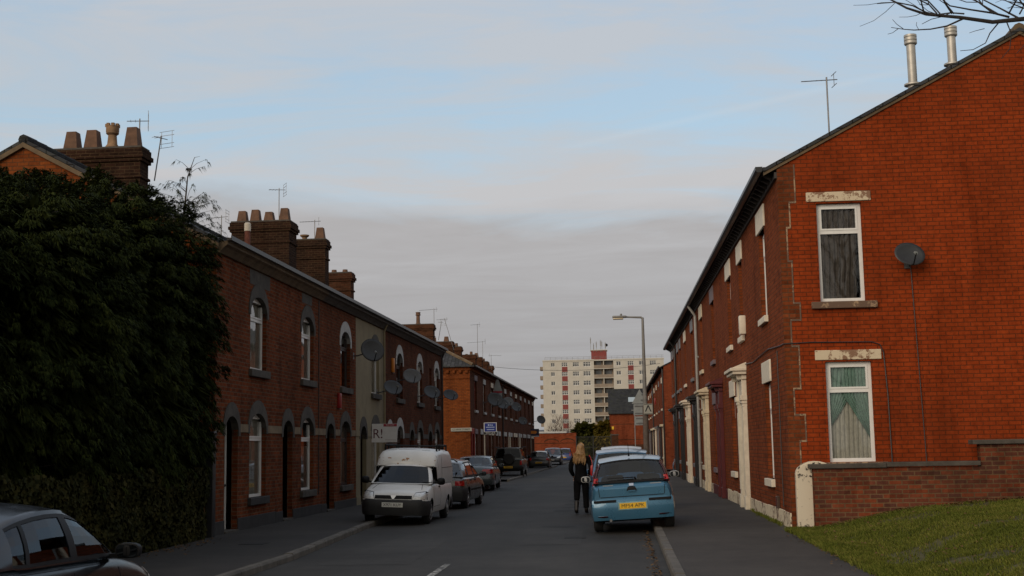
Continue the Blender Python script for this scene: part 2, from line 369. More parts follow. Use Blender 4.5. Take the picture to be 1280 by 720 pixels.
# ------------------------------------------------------------------ ground, road, pavements
XR=3.2                      # right terrace facade at its corner
def facR(Y): return XR-.0057*(Y-24.6)
def facL(Y): return -7.95+.01*(Y-25.5) if Y<60 else -7.9+.004*(Y-66)
mb=MB(); mb.quad((-900,-300,-.03),(900,-300,-.03),(900,1500,-.03),(-900,1500,-.03)); tag(mb.build('ground',M['earth']),kind='structure')
def kl(Y): return interp([(0,-5.2),(20,-5.2),(28,-5.6),(66,-5.75),(120,-5.7),(170,-5.6)],Y)
def kr(Y): return .62
mb=MB()
ys=[-20,0,12,20,24,28,40,52.5,60,66,80,100,114,130,150,158]
for a,b in zip(ys,ys[1:]): mb.quad((kl(a),a,0),(kr(a),a,0),(kr(b),b,0),(kl(b),b,0))
mb.quad((-60,158,0),(60,158,0),(60,164,0),(-60,164,0))
for a,b in ((56,65),(116,124)): mb.quad((-60,a,-.006),(-5.2,a,-.006),(-5.2,b,-.006),(-60,b,-.006))
mb.quad((.3,73,-.006),(60,73,-.006),(60,84.5,-.006),(.3,84.5,-.006))
tag(mb.build('road',M['road']),kind='structure')
def pavement(name,xin,xout,y0,y1,mat,n=14,zz=.10):
    mb=MB(); prev=None
    for i in range(n+1):
        Y=lerp(y0,y1,i/n); c=[(xin(Y),Y,zz),(xout(Y),Y,zz)]
        if prev:
            a,b=prev
            if c[0][0]<c[1][0]: mb.quad(a,b,c[1],c[0])
            else: mb.quad(b,a,c[0],c[1])
        prev=c
    return tag(mb.build(name,mat),kind='structure')
KW=.14
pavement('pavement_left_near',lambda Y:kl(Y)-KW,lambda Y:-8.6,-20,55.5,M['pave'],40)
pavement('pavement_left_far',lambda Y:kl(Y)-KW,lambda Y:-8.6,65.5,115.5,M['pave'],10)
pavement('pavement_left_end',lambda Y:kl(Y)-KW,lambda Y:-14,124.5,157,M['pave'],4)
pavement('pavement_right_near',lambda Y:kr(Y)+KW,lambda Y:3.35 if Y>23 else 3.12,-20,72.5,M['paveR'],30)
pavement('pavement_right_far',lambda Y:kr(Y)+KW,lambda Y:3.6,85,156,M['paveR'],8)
mb=MB(); mb.quad((-60,164.2,.1),(60,164.2,.1),(60,166.5,.1),(-60,166.5,.1)); tag(mb.build('pavement_end',M['pave']),kind='structure')
def kerbrow(name,fx,side,y0,y1):
    mb=MB(); Y=y0; rnd=random.Random(3)
    while Y<y1-.2:
        l=min(.92,y1-Y); a,b=Y+.006,Y+l-.006; dz=rnd.uniform(-.008,.006)
        xa,xb=fx(a),fx(b); w=KW*side; z1=.112+dz
        mb.add([(xa,a,-.02),(xb,b,-.02),(xb+w,b,-.02),(xa+w,a,-.02),(xa+.02*side,a,z1),(xb+.02*side,b,z1),(xb+w,b,z1-.006),(xa+w,a,z1-.006),(xa,a,z1-.03),(xb,b,z1-.03)],
               [(0,1,9,8),(8,9,5,4),(4,5,6,7),(0,8,4,7,3),(1,2,6,5,9),(2,3,7,6)])
        Y+=l
    return tag(mb.build(name,M['kerb']),kind='structure')
kerbrow('kerb_left_near',kl,-1,-4,55.5); kerbrow('kerb_left_far',kl,-1,65.5,115.5); kerbrow('kerb_right_near',kr,1,-4,72.5); kerbrow('kerb_right_far',kr,1,85,156); kerbrow('kerb_left_end',kl,-1,124.5,157)
# road repairs and centre marking (flat sheets)
rnd=random.Random(5)
mb=MB()
def blob(mb,cx,cy,rx,ry,z,n=9,sq=.5):
    pts=[]
    for k in range(n):
        a=2*math.pi*k/n; c,s=math.cos(a),math.sin(a)
        f=rnd.uniform(.8,1.1)
        pts.append((cx+rx*f*math.copysign(abs(c)**sq,c),cy+ry*f*math.copysign(abs(s)**sq,s),z))
    mb.add(pts,[tuple(range(n))])
for cx,cy,rx,ry in ((-1.45,34.4,.38,.45),(-1.40,36.2,.35,.4),(-1.38,38.1,.35,.5),(-1.35,40.6,.35,.6),(-1.3,44,.4,.9),(-1.35,27.6,.42,.25),(-1.2,49,.4,1.2)): blob(mb,cx,cy,rx,ry,.004)
tag(mb.build('road_patches',M['patch']),kind='structure')
mb=MB(); mb.quad((-1.9,22.5,.003),(-.75,22.6,.003),(-.8,26.2,.003),(-1.75,26,.003)); mb.quad((-4.6,19,.003),(-3.2,19,.003),(-3.3,25,.003),(-4.3,25.5,.003)); tag(mb.build('road_old_patch',M['patch2']),kind='structure')
mb=MB()
for Y in (3.4,8.3,13.2,18.1): mb.quad((-2.66,Y-1.1,.006),(-2.56,Y-1.1,.006),(-2.56,Y+.9,.006),(-2.66,Y+.9,.006))
tag(mb.build('road_marking',M['line']),kind='structure')
mb=MB()
for x,y,r in ((-.9,24.2,.2),(-6.5,22.2,.22),(1.9,19.5,.0)):
    if r: mb.box(x-r,x+r,y-r,y+r,-.01,.007 if x>-5 else .106)
tag(mb.build('manhole_cover',M['patch']),kind='structure')
# distant hill
mb=MB(); n=60; W=[(-700+1400*i/n) for i in range(n+1)]
for i in range(n):
    h0=26+14*noise.noise(Vector((W[i]*.006,1,0)))+4*noise.noise(Vector((W[i]*.04,3,0))); h1=26+14*noise.noise(Vector((W[i+1]*.006,1,0)))+4*noise.noise(Vector((W[i+1]*.04,3,0)))
    h0*=.52; h1*=.52
    mb.quad((W[i],760,-1),(W[i+1],760,-1),(W[i+1],860,h1),(W[i],860,h0)); mb.quad((W[i],860,h0),(W[i+1],860,h1),(W[i+1],1400,-1),(W[i],1400,-1))
tag(mb.build('hills',M['hill'],smooth=60),kind='structure')

# ------------------------------------------------------------------ terraced houses
# local frame: x along the facade (left to right seen from the street), y into the house, z up
def arch_pairs(x0,x1,zs,rise,n=10):
    return [(lerp(x0,x1,i/n), zs+rise*(1-(2*i/n-1)**2)**.62) for i in range(n+1)]
def facade(mb,x0,x1,z0,z1,ops,depth=.13,y=0,mi=0,mr=0):
    xs=sorted({x0,x1}|{o[0] for o in ops}|{o[1] for o in ops}); zs=sorted({z0,z1}|{o[2] for o in ops}|{o[3] for o in ops})
    for a,b in zip(xs,xs[1:]):
        for c,d in zip(zs,zs[1:]):
            mx,mz=(a+b)/2,(c+d)/2
            if any(o[0]<mx<o[1] and o[2]<mz<o[3] for o in ops): continue
            mb.quad((a,y,c),(b,y,c),(b,y,d),(a,y,d),mi)
    for a,b,c,d in [o[:4] for o in ops]:
        e=y+depth
        mb.quad((a,y,c),(a,y,d),(a,e,d),(a,e,c),mr); mb.quad((b,y,c),(b,e,c),(b,e,d),(b,y,d),mr)
        mb.quad((a,y,d),(b,y,d),(b,e,d),(a,e,d),mr); mb.quad((a,y,c),(a,e,c),(b,e,c),(b,y,c),mr)
def window(par,x0,x1,z0,z1,y=.10,frame='upvc',transom=.70,curtain=None,fw=.06):
    mb=MB(); y1=y+.05
    mb.box(x0,x0+fw,y,y1,z0,z1); mb.box(x1-fw,x1,y,y1,z0,z1); mb.box(x0+fw,x1-fw,y,y1,z0,z0+fw); mb.box(x0+fw,x1-fw,y,y1,z1-fw,z1)
    zt=lerp(z0,z1,transom)
    if transom: 
        mb.box(x0+fw,x1-fw,y,y1,zt-.035,zt+.035)
        s=.035   # opening light's own sash
        mb.box(x0+fw,x0+fw+s,y-.012,y1-.01,zt+.035,z1-fw); mb.box(x1-fw-s,x1-fw,y-.012,y1-.01,zt+.035,z1-fw)
        mb.box(x0+fw+s,x1-fw-s,y-.012,y1-.01,zt+.035,zt+.035+s); mb.box(x0+fw+s,x1-fw-s,y-.012,y1-.01,z1-fw-s,z1-fw)
    w=mb.build('window',M[frame],par)
    mb=MB(); mb.quad((x0+fw*.6,y+.03,z0+fw*.6),(x1-fw*.6,y+.03,z0+fw*.6),(x1-fw*.6,y+.03,z1-fw*.6),(x0+fw*.6,y+.03,z1-fw*.6)); mb.build('pane',M['glassW'],w)
    if curtain:
        curtain_mesh(w,x0+.02,x1-.02,z0+.02,z1-.02,y+.075,curtain)
    return w
def curtain_mesh(par,x0,x1,z0,z1,y,kind):
    mb=MB()
    def sheet(fx0,fx1,mi,ztop=z1,zbot=z0,amp=.025,wl=.09,yo=0,ncol=44,nrow=16):
        rows=[]
        for r in range(nrow+1):
            t=r/nrow; z=lerp(ztop,zbot,t); a,b=fx0(t),fx1(t)
            rows.append([(lerp(a,b,c/ncol), y+yo+amp*math.sin(2*math.pi*(x0+(x1-x0)*c/ncol)/wl+.6*math.sin(9*t)),z) for c in range(ncol+1)])
        for r in range(nrow):
            for c in range(ncol): mb.quad(rows[r][c],rows[r+1][c],rows[r+1][c+1],rows[r][c+1],mi)
    if kind=='net': sheet(lambda t:x0,lambda t:x1,0); mats=[M['net']]
    elif kind=='halfnet': sheet(lambda t:x0,lambda t:x1,0,ztop=lerp(z0,z1,.62)); mats=[M['net']]
    elif kind=='grey':
        sheet(lambda t:x0,lambda t:x0+(x1-x0)*(.95-.1*t),0,wl=.11); mats=[M['drapeGrey']]
    elif kind=='green':
        w=x1-x0; rows=[]
        sheet(lambda t:x0,lambda t:x1,1,wl=.085,amp=.018,yo=.06)
        # two crossed tie-back drapes
        sheet(lambda t:x0,lambda t:x0+w*(.80-.78*t**1.5),0,zbot=lerp(z1,z0,.68),yo=.015,wl=.11,amp=.02)
        sheet(lambda t:x1-w*(.66-.06*t) if t<.40 else x1-w*(.636-(t-.40)*1.03),lambda t:x1,0,zbot=lerp(z1,z0,.80),yo=-.01,wl=.10,amp=.02)
        mats=[M['drape'],M['net']]
    mb.build('curtain',mats,par,smooth=60)
def door(par,x0,x1,z0,z1,mat,y=.26,frame=None,fan=0):
    mb=MB(); f=.06
    mb.box(x0,x0+f,y-.02,y+.06,z0,z1,1); mb.box(x1-f,x1,y-.02,y+.06,z0,z1,1); mb.box(x0+f,x1-f,y-.02,y+.06,z1-f,z1,1)
    zt=z1-f-fan
    mb.box(x0+f,x1-f,y,y+.045,z0+.03,zt)
    if fan: mb.box(x0+f,x1-f,y-.02,y+.06,zt,zt+.05,1)
    w=x1-x0-2*f; h=zt-z0
    for a,b,c,d in ((.12,.45,.1,.4),(.55,.88,.1,.4),(.12,.45,.5,.93),(.55,.88,.5,.93)):
        mb.bevbox(x0+f+w*a,x0+f+w*b,y-.012,y-.002,z0+h*c,z0+h*d,.005)
    mb.box(x0,x1,y-.3,y-.02,z0-.1,z0+.02,2)
    d=mb.build('door',[M[mat],M[frame or mat],M['stoneL']],par)
    hb=MB(); hb.lathe([(.0,-.05),(.03,-.05),(.03,-.03),(.012,-.02),(.012,0)],10,(x0+f+w*.9,y,z0+h*.46),'y'); hb.build('handle',M['chrome'],d)
    hb=MB(); hb.bevbox(x0+f+w*.36,x0+f+w*.64,y-.016,y-.001,z0+h*.44,z0+h*.475,.004); hb.build('letterbox',M['chrome'],d)
    return d
def house(label,frame,x0,x1,H,ridge,D,wallm,roofm='slate',oh=.18,gable0=None,gable1=None,ops=[],reveal='wall',group=None,cat='house',name='terraced_house',hip0=None,rearm=None,verge=None):
    """frame=(world x,world y,rz); ops: list of (x0,x1,z0,z1). gables: material keys for exposed ends"""
    o=thing(name,label,cat,(frame[0],frame[1],0),frame[2],group)
    o.location=Matrix.Rotation(frame[2],3,'Z')@Vector((x0,0,0))+Vector((frame[0],frame[1],0))
    w=x1-x0
    mb=MB(); mats=[M[wallm],M[gable0 or wallm],M[gable1 or wallm]]
    facade(mb,0,w,-.05,H,[(a-x0,b-x0,c,d) for a,b,c,d in ops])
    mb.quad((w,D,-.05),(0,D,-.05),(0,D,H),(w,D,H))
    yh=D/2
    if not hip0:
        if gable0 is not None: mb.add([(0,D,-.05),(0,0,-.05),(0,0,H),(0,yh,ridge-.06),(0,D,H)],[(0,1,2,3,4)],1)
    else: mb.quad((0,D,-.05),(0,0,-.05),(0,0,H),(0,D,H),1)
    if gable1 is not None: mb.add([(w,0,-.05),(w,D,-.05),(w,D,H),(w,yh,ridge-.06),(w,0,H)],[(0,1,2,3,4)],2)
    mb.quad((0,0,-.05),(w,0,-.05),(w,D,-.05),(0,D,-.05))
    wall=weld(mb.build('wall',mats,o))
    # roof slabs
    g0=-.06 if gable0 is not None else 0; g1=w+.06 if gable1 is not None else w
    sl=(ridge-H)/yh; t=.07
    mb=MB()
    if hip0:
        h=hip0
        P=lambda x,y,z:(x,y,z)
        mb.add([(-oh,-oh,H-oh*sl+.02),(g1,-oh,H-oh*sl+.02),(g1,yh,ridge),(h,yh,ridge),(-oh,D+oh,H-oh*sl+.02),(g1,D+oh,H-oh*sl+.02)],[(0,1,2,3),(4,3,2,5),(0,3,4)])
        mb.add([(-oh,-oh,H-oh*sl-.04),(g1,-oh,H-oh*sl-.04),(g1,D+oh,H-oh*sl-.04),(-oh,D+oh,H-oh*sl-.04)],[(0,3,2,1)])
        mb.quad((-oh,-oh,H-oh*sl-.04),(g1,-oh,H-oh*sl-.04),(g1,-oh,H-oh*sl+.02),(-oh,-oh,H-oh*sl+.02)); mb.quad((-oh,D+oh,H-oh*sl-.04),(-oh,-oh,H-oh*sl-.04),(-oh,-oh,H-oh*sl+.02),(-oh,D+oh,H-oh*sl+.02))
    else:
        for s in (0,1):
            ya,yb=(-oh,yh) if s==0 else (D+oh,yh)
            za=H-oh*sl
            a=[(g0,ya,za),(g1,ya,za),(g1,yb,ridge),(g0,yb,ridge)]; b=[(x,y,z+t) for x,y,z in a]
            mb.add(a+b,[(0,1,5,4),(4,5,6,7),(1,2,6,5),(0,4,7,3),(3,2,1,0)] if s==0 else [(1,0,4,5),(5,4,7,6),(2,1,5,6),(4,0,3,7),(0,1,2,3)])
    roof=mb.build('roof',M[roofm],o)
    mb=MB(); xx=(hip0 or g0)
    while xx<g1-.05:
        e=min(xx+.45,g1); mb.tube([(xx,yh,ridge+.05),(e-.01,yh,ridge+.05)],[.11,.12],8); xx=e
    mb.build('ridge_tiles',M['stoneTan' if wallm=='bR' else 'slateB'],roof,smooth=50)
    if verge:
        for g,x in ((gable0,-.07),(gable1,w+.0)):
            if g is None: continue
            mb=MB()
            for s in (0,1):
                ya,yb=(-oh,yh) if s==0 else (D+oh,yh)
                za=H-oh*sl
                mb.prism([(x,ya,za-.12),(x,yb,ridge-.11),(x,yb,ridge-.01),(x,ya,za-.01)],(.07,0,0))
            mb.build('verge',M[verge],o)
    o['_d']=(w,H,ridge,D,sl)
    return o,roof
def lintel_flat(o,x0,x1,z0,z1,mat,proud=.035,ext=.17,deep=.12):
    mb=MB(); mb.bevbox(x0-ext,x1+ext,-proud,deep,z0,z1,.012); return mb.build('lintel',M[mat],o)
def sill(o,x0,x1,z0,z1,mat,proud=.08,ext=.10):
    mb=MB(); mb.bevbox(x0-ext,x1+ext,-proud,.12,z0,z1,.012); return mb.build('sill',M[mat],o)
def arch_head(o,x0,x1,zs,crown,top,mat,proud=.02,ext=.13,deep=.13,ear=.13):
    mb=MB(); n=12
    inn=arch_pairs(x0,x1,zs,crown-zs,n)
    zo=zs+.10
    out=[(lerp(x0-ext,x1+ext,i/n), zo+(top-zo)*(1-(2*i/n-1)**2)**.62) for i in range(n+1)]
    inn=[(x0,zs-ear)]+inn+[(x1,zs-ear)]; out=[(x0-ext,zs-ear)]+out+[(x1+ext,zs-ear)]
    for (a,b),(c,d),(e,f),(g,h) in zip(inn,inn[1:],out,out[1:]):
        mb.add([(a,-proud,b),(c,-proud,d),(g,-proud,h),(e,-proud,f),(a,deep,b),(c,deep,d),(g,deep,h),(e,deep,f)],
               [(0,1,2,3),(7,6,5,4),(0,4,5,1),(3,2,6,7)])
    mb.add([(x0-ext,-proud,zs-ear),(x0,-proud,zs-ear),(x0,deep,zs-ear),(x0-ext,deep,zs-ear)],[(0,3,2,1)])
    mb.add([(x0,-proud,zs-ear),(x0+0,deep,zs-ear),(x0-ext,deep,zs-ear)],[(0,1,2)])
    # spandrel behind the arch so the square opening is closed above the curve
    return mb.build('lintel',M[mat],o,smooth=35)
def chimney(o,x0,x1,y0,y1,z0,z1,pots,mat='bChim'):
    """in the house's local frame"""
    mb=MB(); mb.box(x0,x1,y0,y1,z0,z1-.32)
    for k,(e,a,b) in enumerate(((.04,-.72,-.66),(.05,-.32,-.24),(.09,-.24,-.14),(.05,-.14,0))): mb.box(x0-e,x1+e,y0-e,y1+e,z1+a,z1+b)
    mb.box(x0-.02,x1+.02,y0-.02,y1+.02,z1,z1+.05,1)
    c=mb.build('chimney',[M[mat],M['stoneL']],o)
    for kind,px,py,h in pots:
        mb=MB()
        if kind=='sq': mb.lathe([(.24,0),(.235,.04),(.165,h),(.12,h),(.12,h-.06)],4,(px,py,z1+.04),'z',0,math.pi/4)
        elif kind=='crown':
            mb.lathe([(.17,0),(.17,.05),(.12,.12),(.10,h*.55),(.15,h*.62),(.15,h*.68),(.155,h*.7),(.155,h*.9)],14,(px,py,z1+.04))
            for k in range(7):
                a=2*math.pi*k/7; mb.box(px+.13*math.cos(a)-.035,px+.13*math.cos(a)+.035,py+.13*math.sin(a)-.035,py+.13*math.sin(a)+.035,z1+.04+h*.88,z1+.04+h)
        elif kind=='bowl': mb.lathe([(.09,0),(.09,h*.5),(.16,h*.75),(.17,h),(.12,h)],14,(px,py,z1+.04))
        elif kind=='tall': mb.lathe([(.16,0),(.16,.06),(.12,.1),(.11,h*.72),(.16,h*.75),(.16,h*.8),(.13,h*.84),(.15,h),(.1,h)],12,(px,py,z1+.04))
        elif kind=='cyl': mb.lathe([(.12,0),(.10,h),(.07,h)],12,(px,py,z1+.04))
        mb.build('chimney_pot',M['potBuff' if kind in('crown','bowl') else 'pot'],c,smooth=40)
    return c
def flashing(o,x,ys,fn):
    mb=MB()
    for y in ys: z=fn(y); mb.bevbox(x-.015,x,y-.09,y+.09,z+.02,z+.2,.004)
    return mb.build('lead_flashing',M['lead'],o)

# --- left near terrace (seven houses, arched stone heads)
LP=4.27; LA=-math.atan(.01); LF=(facL(24.4),24.4,math.pi/2+LA)
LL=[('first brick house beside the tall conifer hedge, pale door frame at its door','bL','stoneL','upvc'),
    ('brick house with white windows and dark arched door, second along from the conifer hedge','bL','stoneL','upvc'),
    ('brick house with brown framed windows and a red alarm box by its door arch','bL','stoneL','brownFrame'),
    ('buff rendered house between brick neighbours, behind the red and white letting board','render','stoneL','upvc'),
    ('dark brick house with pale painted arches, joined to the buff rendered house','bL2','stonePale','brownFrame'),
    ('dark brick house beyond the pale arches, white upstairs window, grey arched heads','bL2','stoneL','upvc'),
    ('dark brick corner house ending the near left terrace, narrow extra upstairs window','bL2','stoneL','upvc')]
LH=[]
for i,(lab,wm,hm,fm) in enumerate(LL):
    x0=i*LP; x1=x0+LP
    dx0,dx1=x0+.62,x0+1.48; wx0,wx1=x0+2.28,x0+3.5
    ops=[(dx0,dx1,.10,2.45),(wx0,wx1,.74,2.55),(wx0,wx1,3.5,5.12)]
    if i==6: ops.append((x0+1.0,x0+1.55,3.75,5.0))
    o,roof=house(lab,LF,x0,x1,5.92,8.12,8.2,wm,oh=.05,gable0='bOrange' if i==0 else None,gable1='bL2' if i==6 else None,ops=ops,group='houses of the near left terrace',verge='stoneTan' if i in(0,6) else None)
    LH.append(o); L=lambda v:v-x0
    hm2=hm
    arch_head(o,L(dx0),L(dx1),2.18,2.45,2.74,hm,ext=.13); arch_head(o,L(wx0),L(wx1),2.24,2.55,2.84,hm); arch_head(o,L(wx0),L(wx1),4.82,5.12,5.42,'stonePale' if i in (2,4,5,6) else hm)
    sill(o,L(wx0),L(wx1),.58,.74,'stoneL' if i>0 else 'plinthL'); sill(o,L(wx0),L(wx1),3.34,3.5,'stoneL')
    window(o,L(wx0),L(wx1),.74,2.53,frame=fm if i!=5 else 'upvc',curtain=['net','halfnet','net',None,None,'net','halfnet'][i])
    window(o,L(wx0),L(wx1),3.5,5.1,frame=fm,curtain=['net','net',None,'net',None,'net',None][i])
    if i==6: window(o,1.0,1.55,3.75,5.0); 
    door(o,L(dx0),L(dx1),.12,2.42,['doorDark','brownP','doorDark','doorDark','maroon','blackP','doorDark'][i],frame='upvc' if i==0 else None,fan=.25)
    # string course in short lengths between the heads
    for a,b in ((0,L(dx0)-.135),(L(dx1)+.135,L(wx0)-.135),(L(wx1)+.135,LP)):
        mb=MB(); mb.box(a,b,-.018,.02,2.13,2.30); mb.build('string_course',M['stoneBand' if i<3 else ('render' if i==3 else 'stoneL')],o)
    for a,b in ((0,L(dx0)-.01),(L(dx1)+.01,LP-.004)):
        mb=MB(); mb.bevbox(a,b,-.02,.0,-.02,.36-.02*(i%3),.008); mb.build('plinth',M['plinthL' if i!=3 else 'render'],o)
    # moulded stone cornice and gutter
    mb=MB(); nseg=3
    for k in range(nseg):
        a,b=LP*k/nseg+.006,LP*(k+1)/nseg-.006
        mb.prism([(a,.0,5.70),(a,-.05,5.70),(a,-.10,5.76),(a,-.16,5.82),(a,-.22,5.86),(a,-.22,5.93),(a,0,5.93)],(b-a,0,0))
    mb.build('cornice',M['stoneTan' if i<2 else 'stoneL'],o)
    mb=MB(); mb.box(0,LP,-.30,-.2,5.94,5.99); mb.box(0,LP,-.31,-.29,5.94,6.03); mb.build('gutter',M['gutter'],o)
    if i in(3,6):
        mb=MB(); mb.tube([(LP-.25,-.07,.15),(LP-.25,-.07,5.6),(LP-.25,-.2,5.93)],.038,8); mb.build('downpipe',M['render' if i==3 else 'gutter'],o)
    if i==0:
        mb=MB(); mb.box(L(dx0)-.0,L(dx0)+.07,.05,.13,.12,2.18); mb.build('door_jamb',M['upvc'],o)
# upper render patch above first window
mb=MB(); mb.box(2.2,3.75,-.006,.0,5.36,5.69); mb.build('render_patch',M['stoneL'],LH[0])
mb=MB(); mb.box(2.3,3.3,-.006,.0,5.44,5.69); mb.build('render_patch',M['stoneL'],LH[1])
mb=MB(); mb.tube([(4.0,-.012,5.68),(4.0,-.012,.6)],.011,5); mb.build('cable',M['gutter'],LH[1])
# chimneys (local x = along, local y = inward)
sl=2.2/4.1
def rz(y): return 5.92+sl*min(y,8.2-y)+.07
chimney(LH[0],LP-.5,LP+.0,3.15,5.25,6.8,8.88,[('sq',LP-.25,3.43,.50),('crown',LP-.25,3.95,.62),('sq',LP-.25,4.42,.47),('sq',LP-.25,4.92,.45)])
chimney(LH[3],LP-.95,LP-.02,2.98,4.95,6.6,9.33,[('sq',LP-.5,3.25,.47),('sq',LP-.5,3.78,.36),('sq',LP-.5,4.25,.45),('sq',LP-.5,4.7,.42)])
chimney(LH[4],LP-.6,LP-.02,2.9,4.7,6.6,9.46,[('sq',LP-.3,3.15,.45),('bowl',LP-.3,3.75,.2),('sq',LP-.3,4.3,.45)])
chimney(LH[5],LP-.6,LP-.02,2.9,4.0,6.6,8.80,[('cyl',LP-.3,3.2,.14),('cyl',LP-.3,3.65,.14)],'bOld')
for h,x,y0 in ((LH[3],LP-.97,1.6),(LH[4],LP-.62,1.5)):
    mb=MB()
    for k in range(7): y=.2+k*.42; z=rz(y); mb.bevbox(LP-.03,LP,y-.12,y+.12,z,z+.12,.01)
    mb.build('lead_flashing',M['lead'],h)
# banded flue on the first roof
mb=MB(); mb.lathe([(.10,0),(.10,.24)],14,(3.2,1.7,rz(1.7)-.06),mi=0); mb.lathe([(.075,.24),(.075,.62)],14,(3.2,1.7,rz(1.7)-.06),mi=1); mb.lathe([(.085,.62),(.085,.82),(.06,.84)],14,(3.2,1.7,rz(1.7)-.06),mi=0)
mb.build('flue',[M['whiteP'],plain('rusty flue',(.16,.05,.03),.8)],LH[1],smooth=40)

# --- left far terrace (eleven houses, flat heads, hipped near end)
FP=4.3; FA=-math.atan(.004); FF=(facL(66.75),66.75,math.pi/2+FA); FH=[]
FL=['orange brick corner house with hipped slate roof and white street name plate','brick house behind the blue letting board','brick house next beyond the blue letting board','brick house directly behind the black off-road car','brick house just past the black off-road car, under a pointed grey board',
    'dark brick house sixth along the far left terrace','dark brick house seventh along the far left terrace','dark brick house eighth along the far left terrace','dark brick house ninth along the far left terrace','dark brick house last but one of the far left terrace','last brick house of the far left terrace, behind the orange letting board']
dmat=['redP','blackP','whiteP','doorDark','greyP','whiteP','maroon','whiteP','doorDark','greyP','doorDark']
for i,lab in enumerate(FL):
    x0=i*FP; x1=x0+FP
    ops=[(.45,1.35,.1,2.5),(2.05,3.1,.8,2.5),(2.05,3.1,3.8,5.42)]
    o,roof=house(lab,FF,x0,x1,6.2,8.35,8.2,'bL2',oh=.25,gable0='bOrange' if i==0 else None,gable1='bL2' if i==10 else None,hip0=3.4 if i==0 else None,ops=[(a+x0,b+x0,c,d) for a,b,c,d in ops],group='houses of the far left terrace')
    FH.append(o)
    lm='purpleP' if i==0 else ('stonePale' if i%4!=2 else 'whiteP')
    lintel_flat(o,2.05,3.1,5.42,5.72,lm,ext=.12); lintel_flat(o,2.05,3.1,2.5,2.78,lm,ext=.12); lintel_flat(o,.45,1.35,2.5,2.8,dmat[i] if i in(0,) else lm,ext=.14)
    sill(o,2.05,3.1,3.66,3.8,'stonePale'); sill(o,2.05,3.1,.66,.8,'stonePale')
    window(o,2.05,3.1,3.8,5.42,frame='redP' if i==0 else('upvc' if i%3 else 'brownFrame'),curtain='net' if i%2 else None); window(o,2.05,3.1,.8,2.5,frame='upvc',curtain='net')
    door(o,.45,1.35,.12,2.48,dmat[i])
    if i in(0,5,7):
        mb=MB(); mb.box(.27,.45,-.05,.0,.1,2.5); mb.box(1.35,1.53,-.05,.0,.1,2.5); mb.build('door_surround',M[dmat[i]],o)
    mb=MB(); mb.prism([(0,0,5.86),(0,-.06,5.86),(0,-.08,5.98),(0,-.16,6.02),(0,-.16,6.12),(0,0,6.12)],(FP,0,0))
    if i==0:
        mb.prism([(0,-.02,5.86),(-.06,-.02,5.86),(-.08,-.02,5.98),(-.16,-.02,6.02),(-.16,-.02,6.12),(0,-.02,6.12)],(0,8.2,0))
        k=.1
        while k<8: mb.box(-.12,0,k,k+.14,5.72,5.86); k+=.34
        mb.box(-.05,0,0,8.2,5.42,5.5)
    mb.build('cornice',[M['bOrange' if i==0 else 'bL2']],o)
    mb=MB(); mb.box(0,FP,-.36,-.24,6.05,6.14); mb.build('gutter',M['gutter'],o)
    if i==4: 
        mb=MB(); mb.tube([(.15,-.07,.15),(.15,-.07,5.8),(.15,-.26,6.04)],.05,8); mb.build('downpipe',M['gutter'],o)
    if i in(1,3,4,6,7,8,9):
        zt=[0,9.15,0,8.8,8.8,0,8.85,8.95,8.9,8.8][i]
        chimney(o,FP-.75,FP-.02,3.15,5.1,6.9,zt,[('tall',FP-.4,4.1,.75)] if i==1 else ([('sq',FP-.4,3.6,.35),('cyl',FP-.4,4.4,.3)] if i%2 else [('cyl',FP-.4,3.5,.25)]),'bOld')
mb=MB(); mb.tube([(3.4,4.1,8.42),(-.2,-.2,6.14)],.09,6); mb.tube([(3.4,4.1,8.42),(-.2,8.4,6.14)],.09,6); mb.build('hip_tiles',M['stoneTan'],FH[0])
# street name plate on the orange corner
o=thing('street_name_plate','white street name plate on the orange brick corner wall','sign',(-8.38,66.72,2.72))
mb=MB(); mb.bevbox(-.56,.56,-.03,0,-.09,.09,.006); mb.build('plate',M['signwhite'],o)
def text(par,body,size,loc,rot,mat,sx=1,name='lettering',thick=.001,align='CENTER',width=None):
    cu=bpy.data.curves.new('t','FONT'); cu.body=body; cu.size=size; cu.align_x=align; cu.align_y='CENTER'; cu.extrude=thick
    t=bpy.data.objects.new('t',cu); COL.objects.link(t)
    dg=bpy.context.evaluated_depsgraph_get(); me=bpy.data.meshes.new_from_object(t.evaluated_get(dg)); bpy.data.objects.remove(t); bpy.data.curves.remove(cu)
    xs=[v.co.x for v in me.vertices]
    if width: sx=width/(max(xs)-min(xs))
    for v in me.vertices: v.co.x*=sx
    me.materials.clear(); me.materials.append(mat)
    o=bpy.data.objects.new(name,me); COL.objects.link(o); o.parent=par; o.location=loc; o.rotation_euler=rot
    return o
text(o,'CLARKE STREET',.12,(0,-.033,0),(R(90),0,0),M['ink'],width=.95)

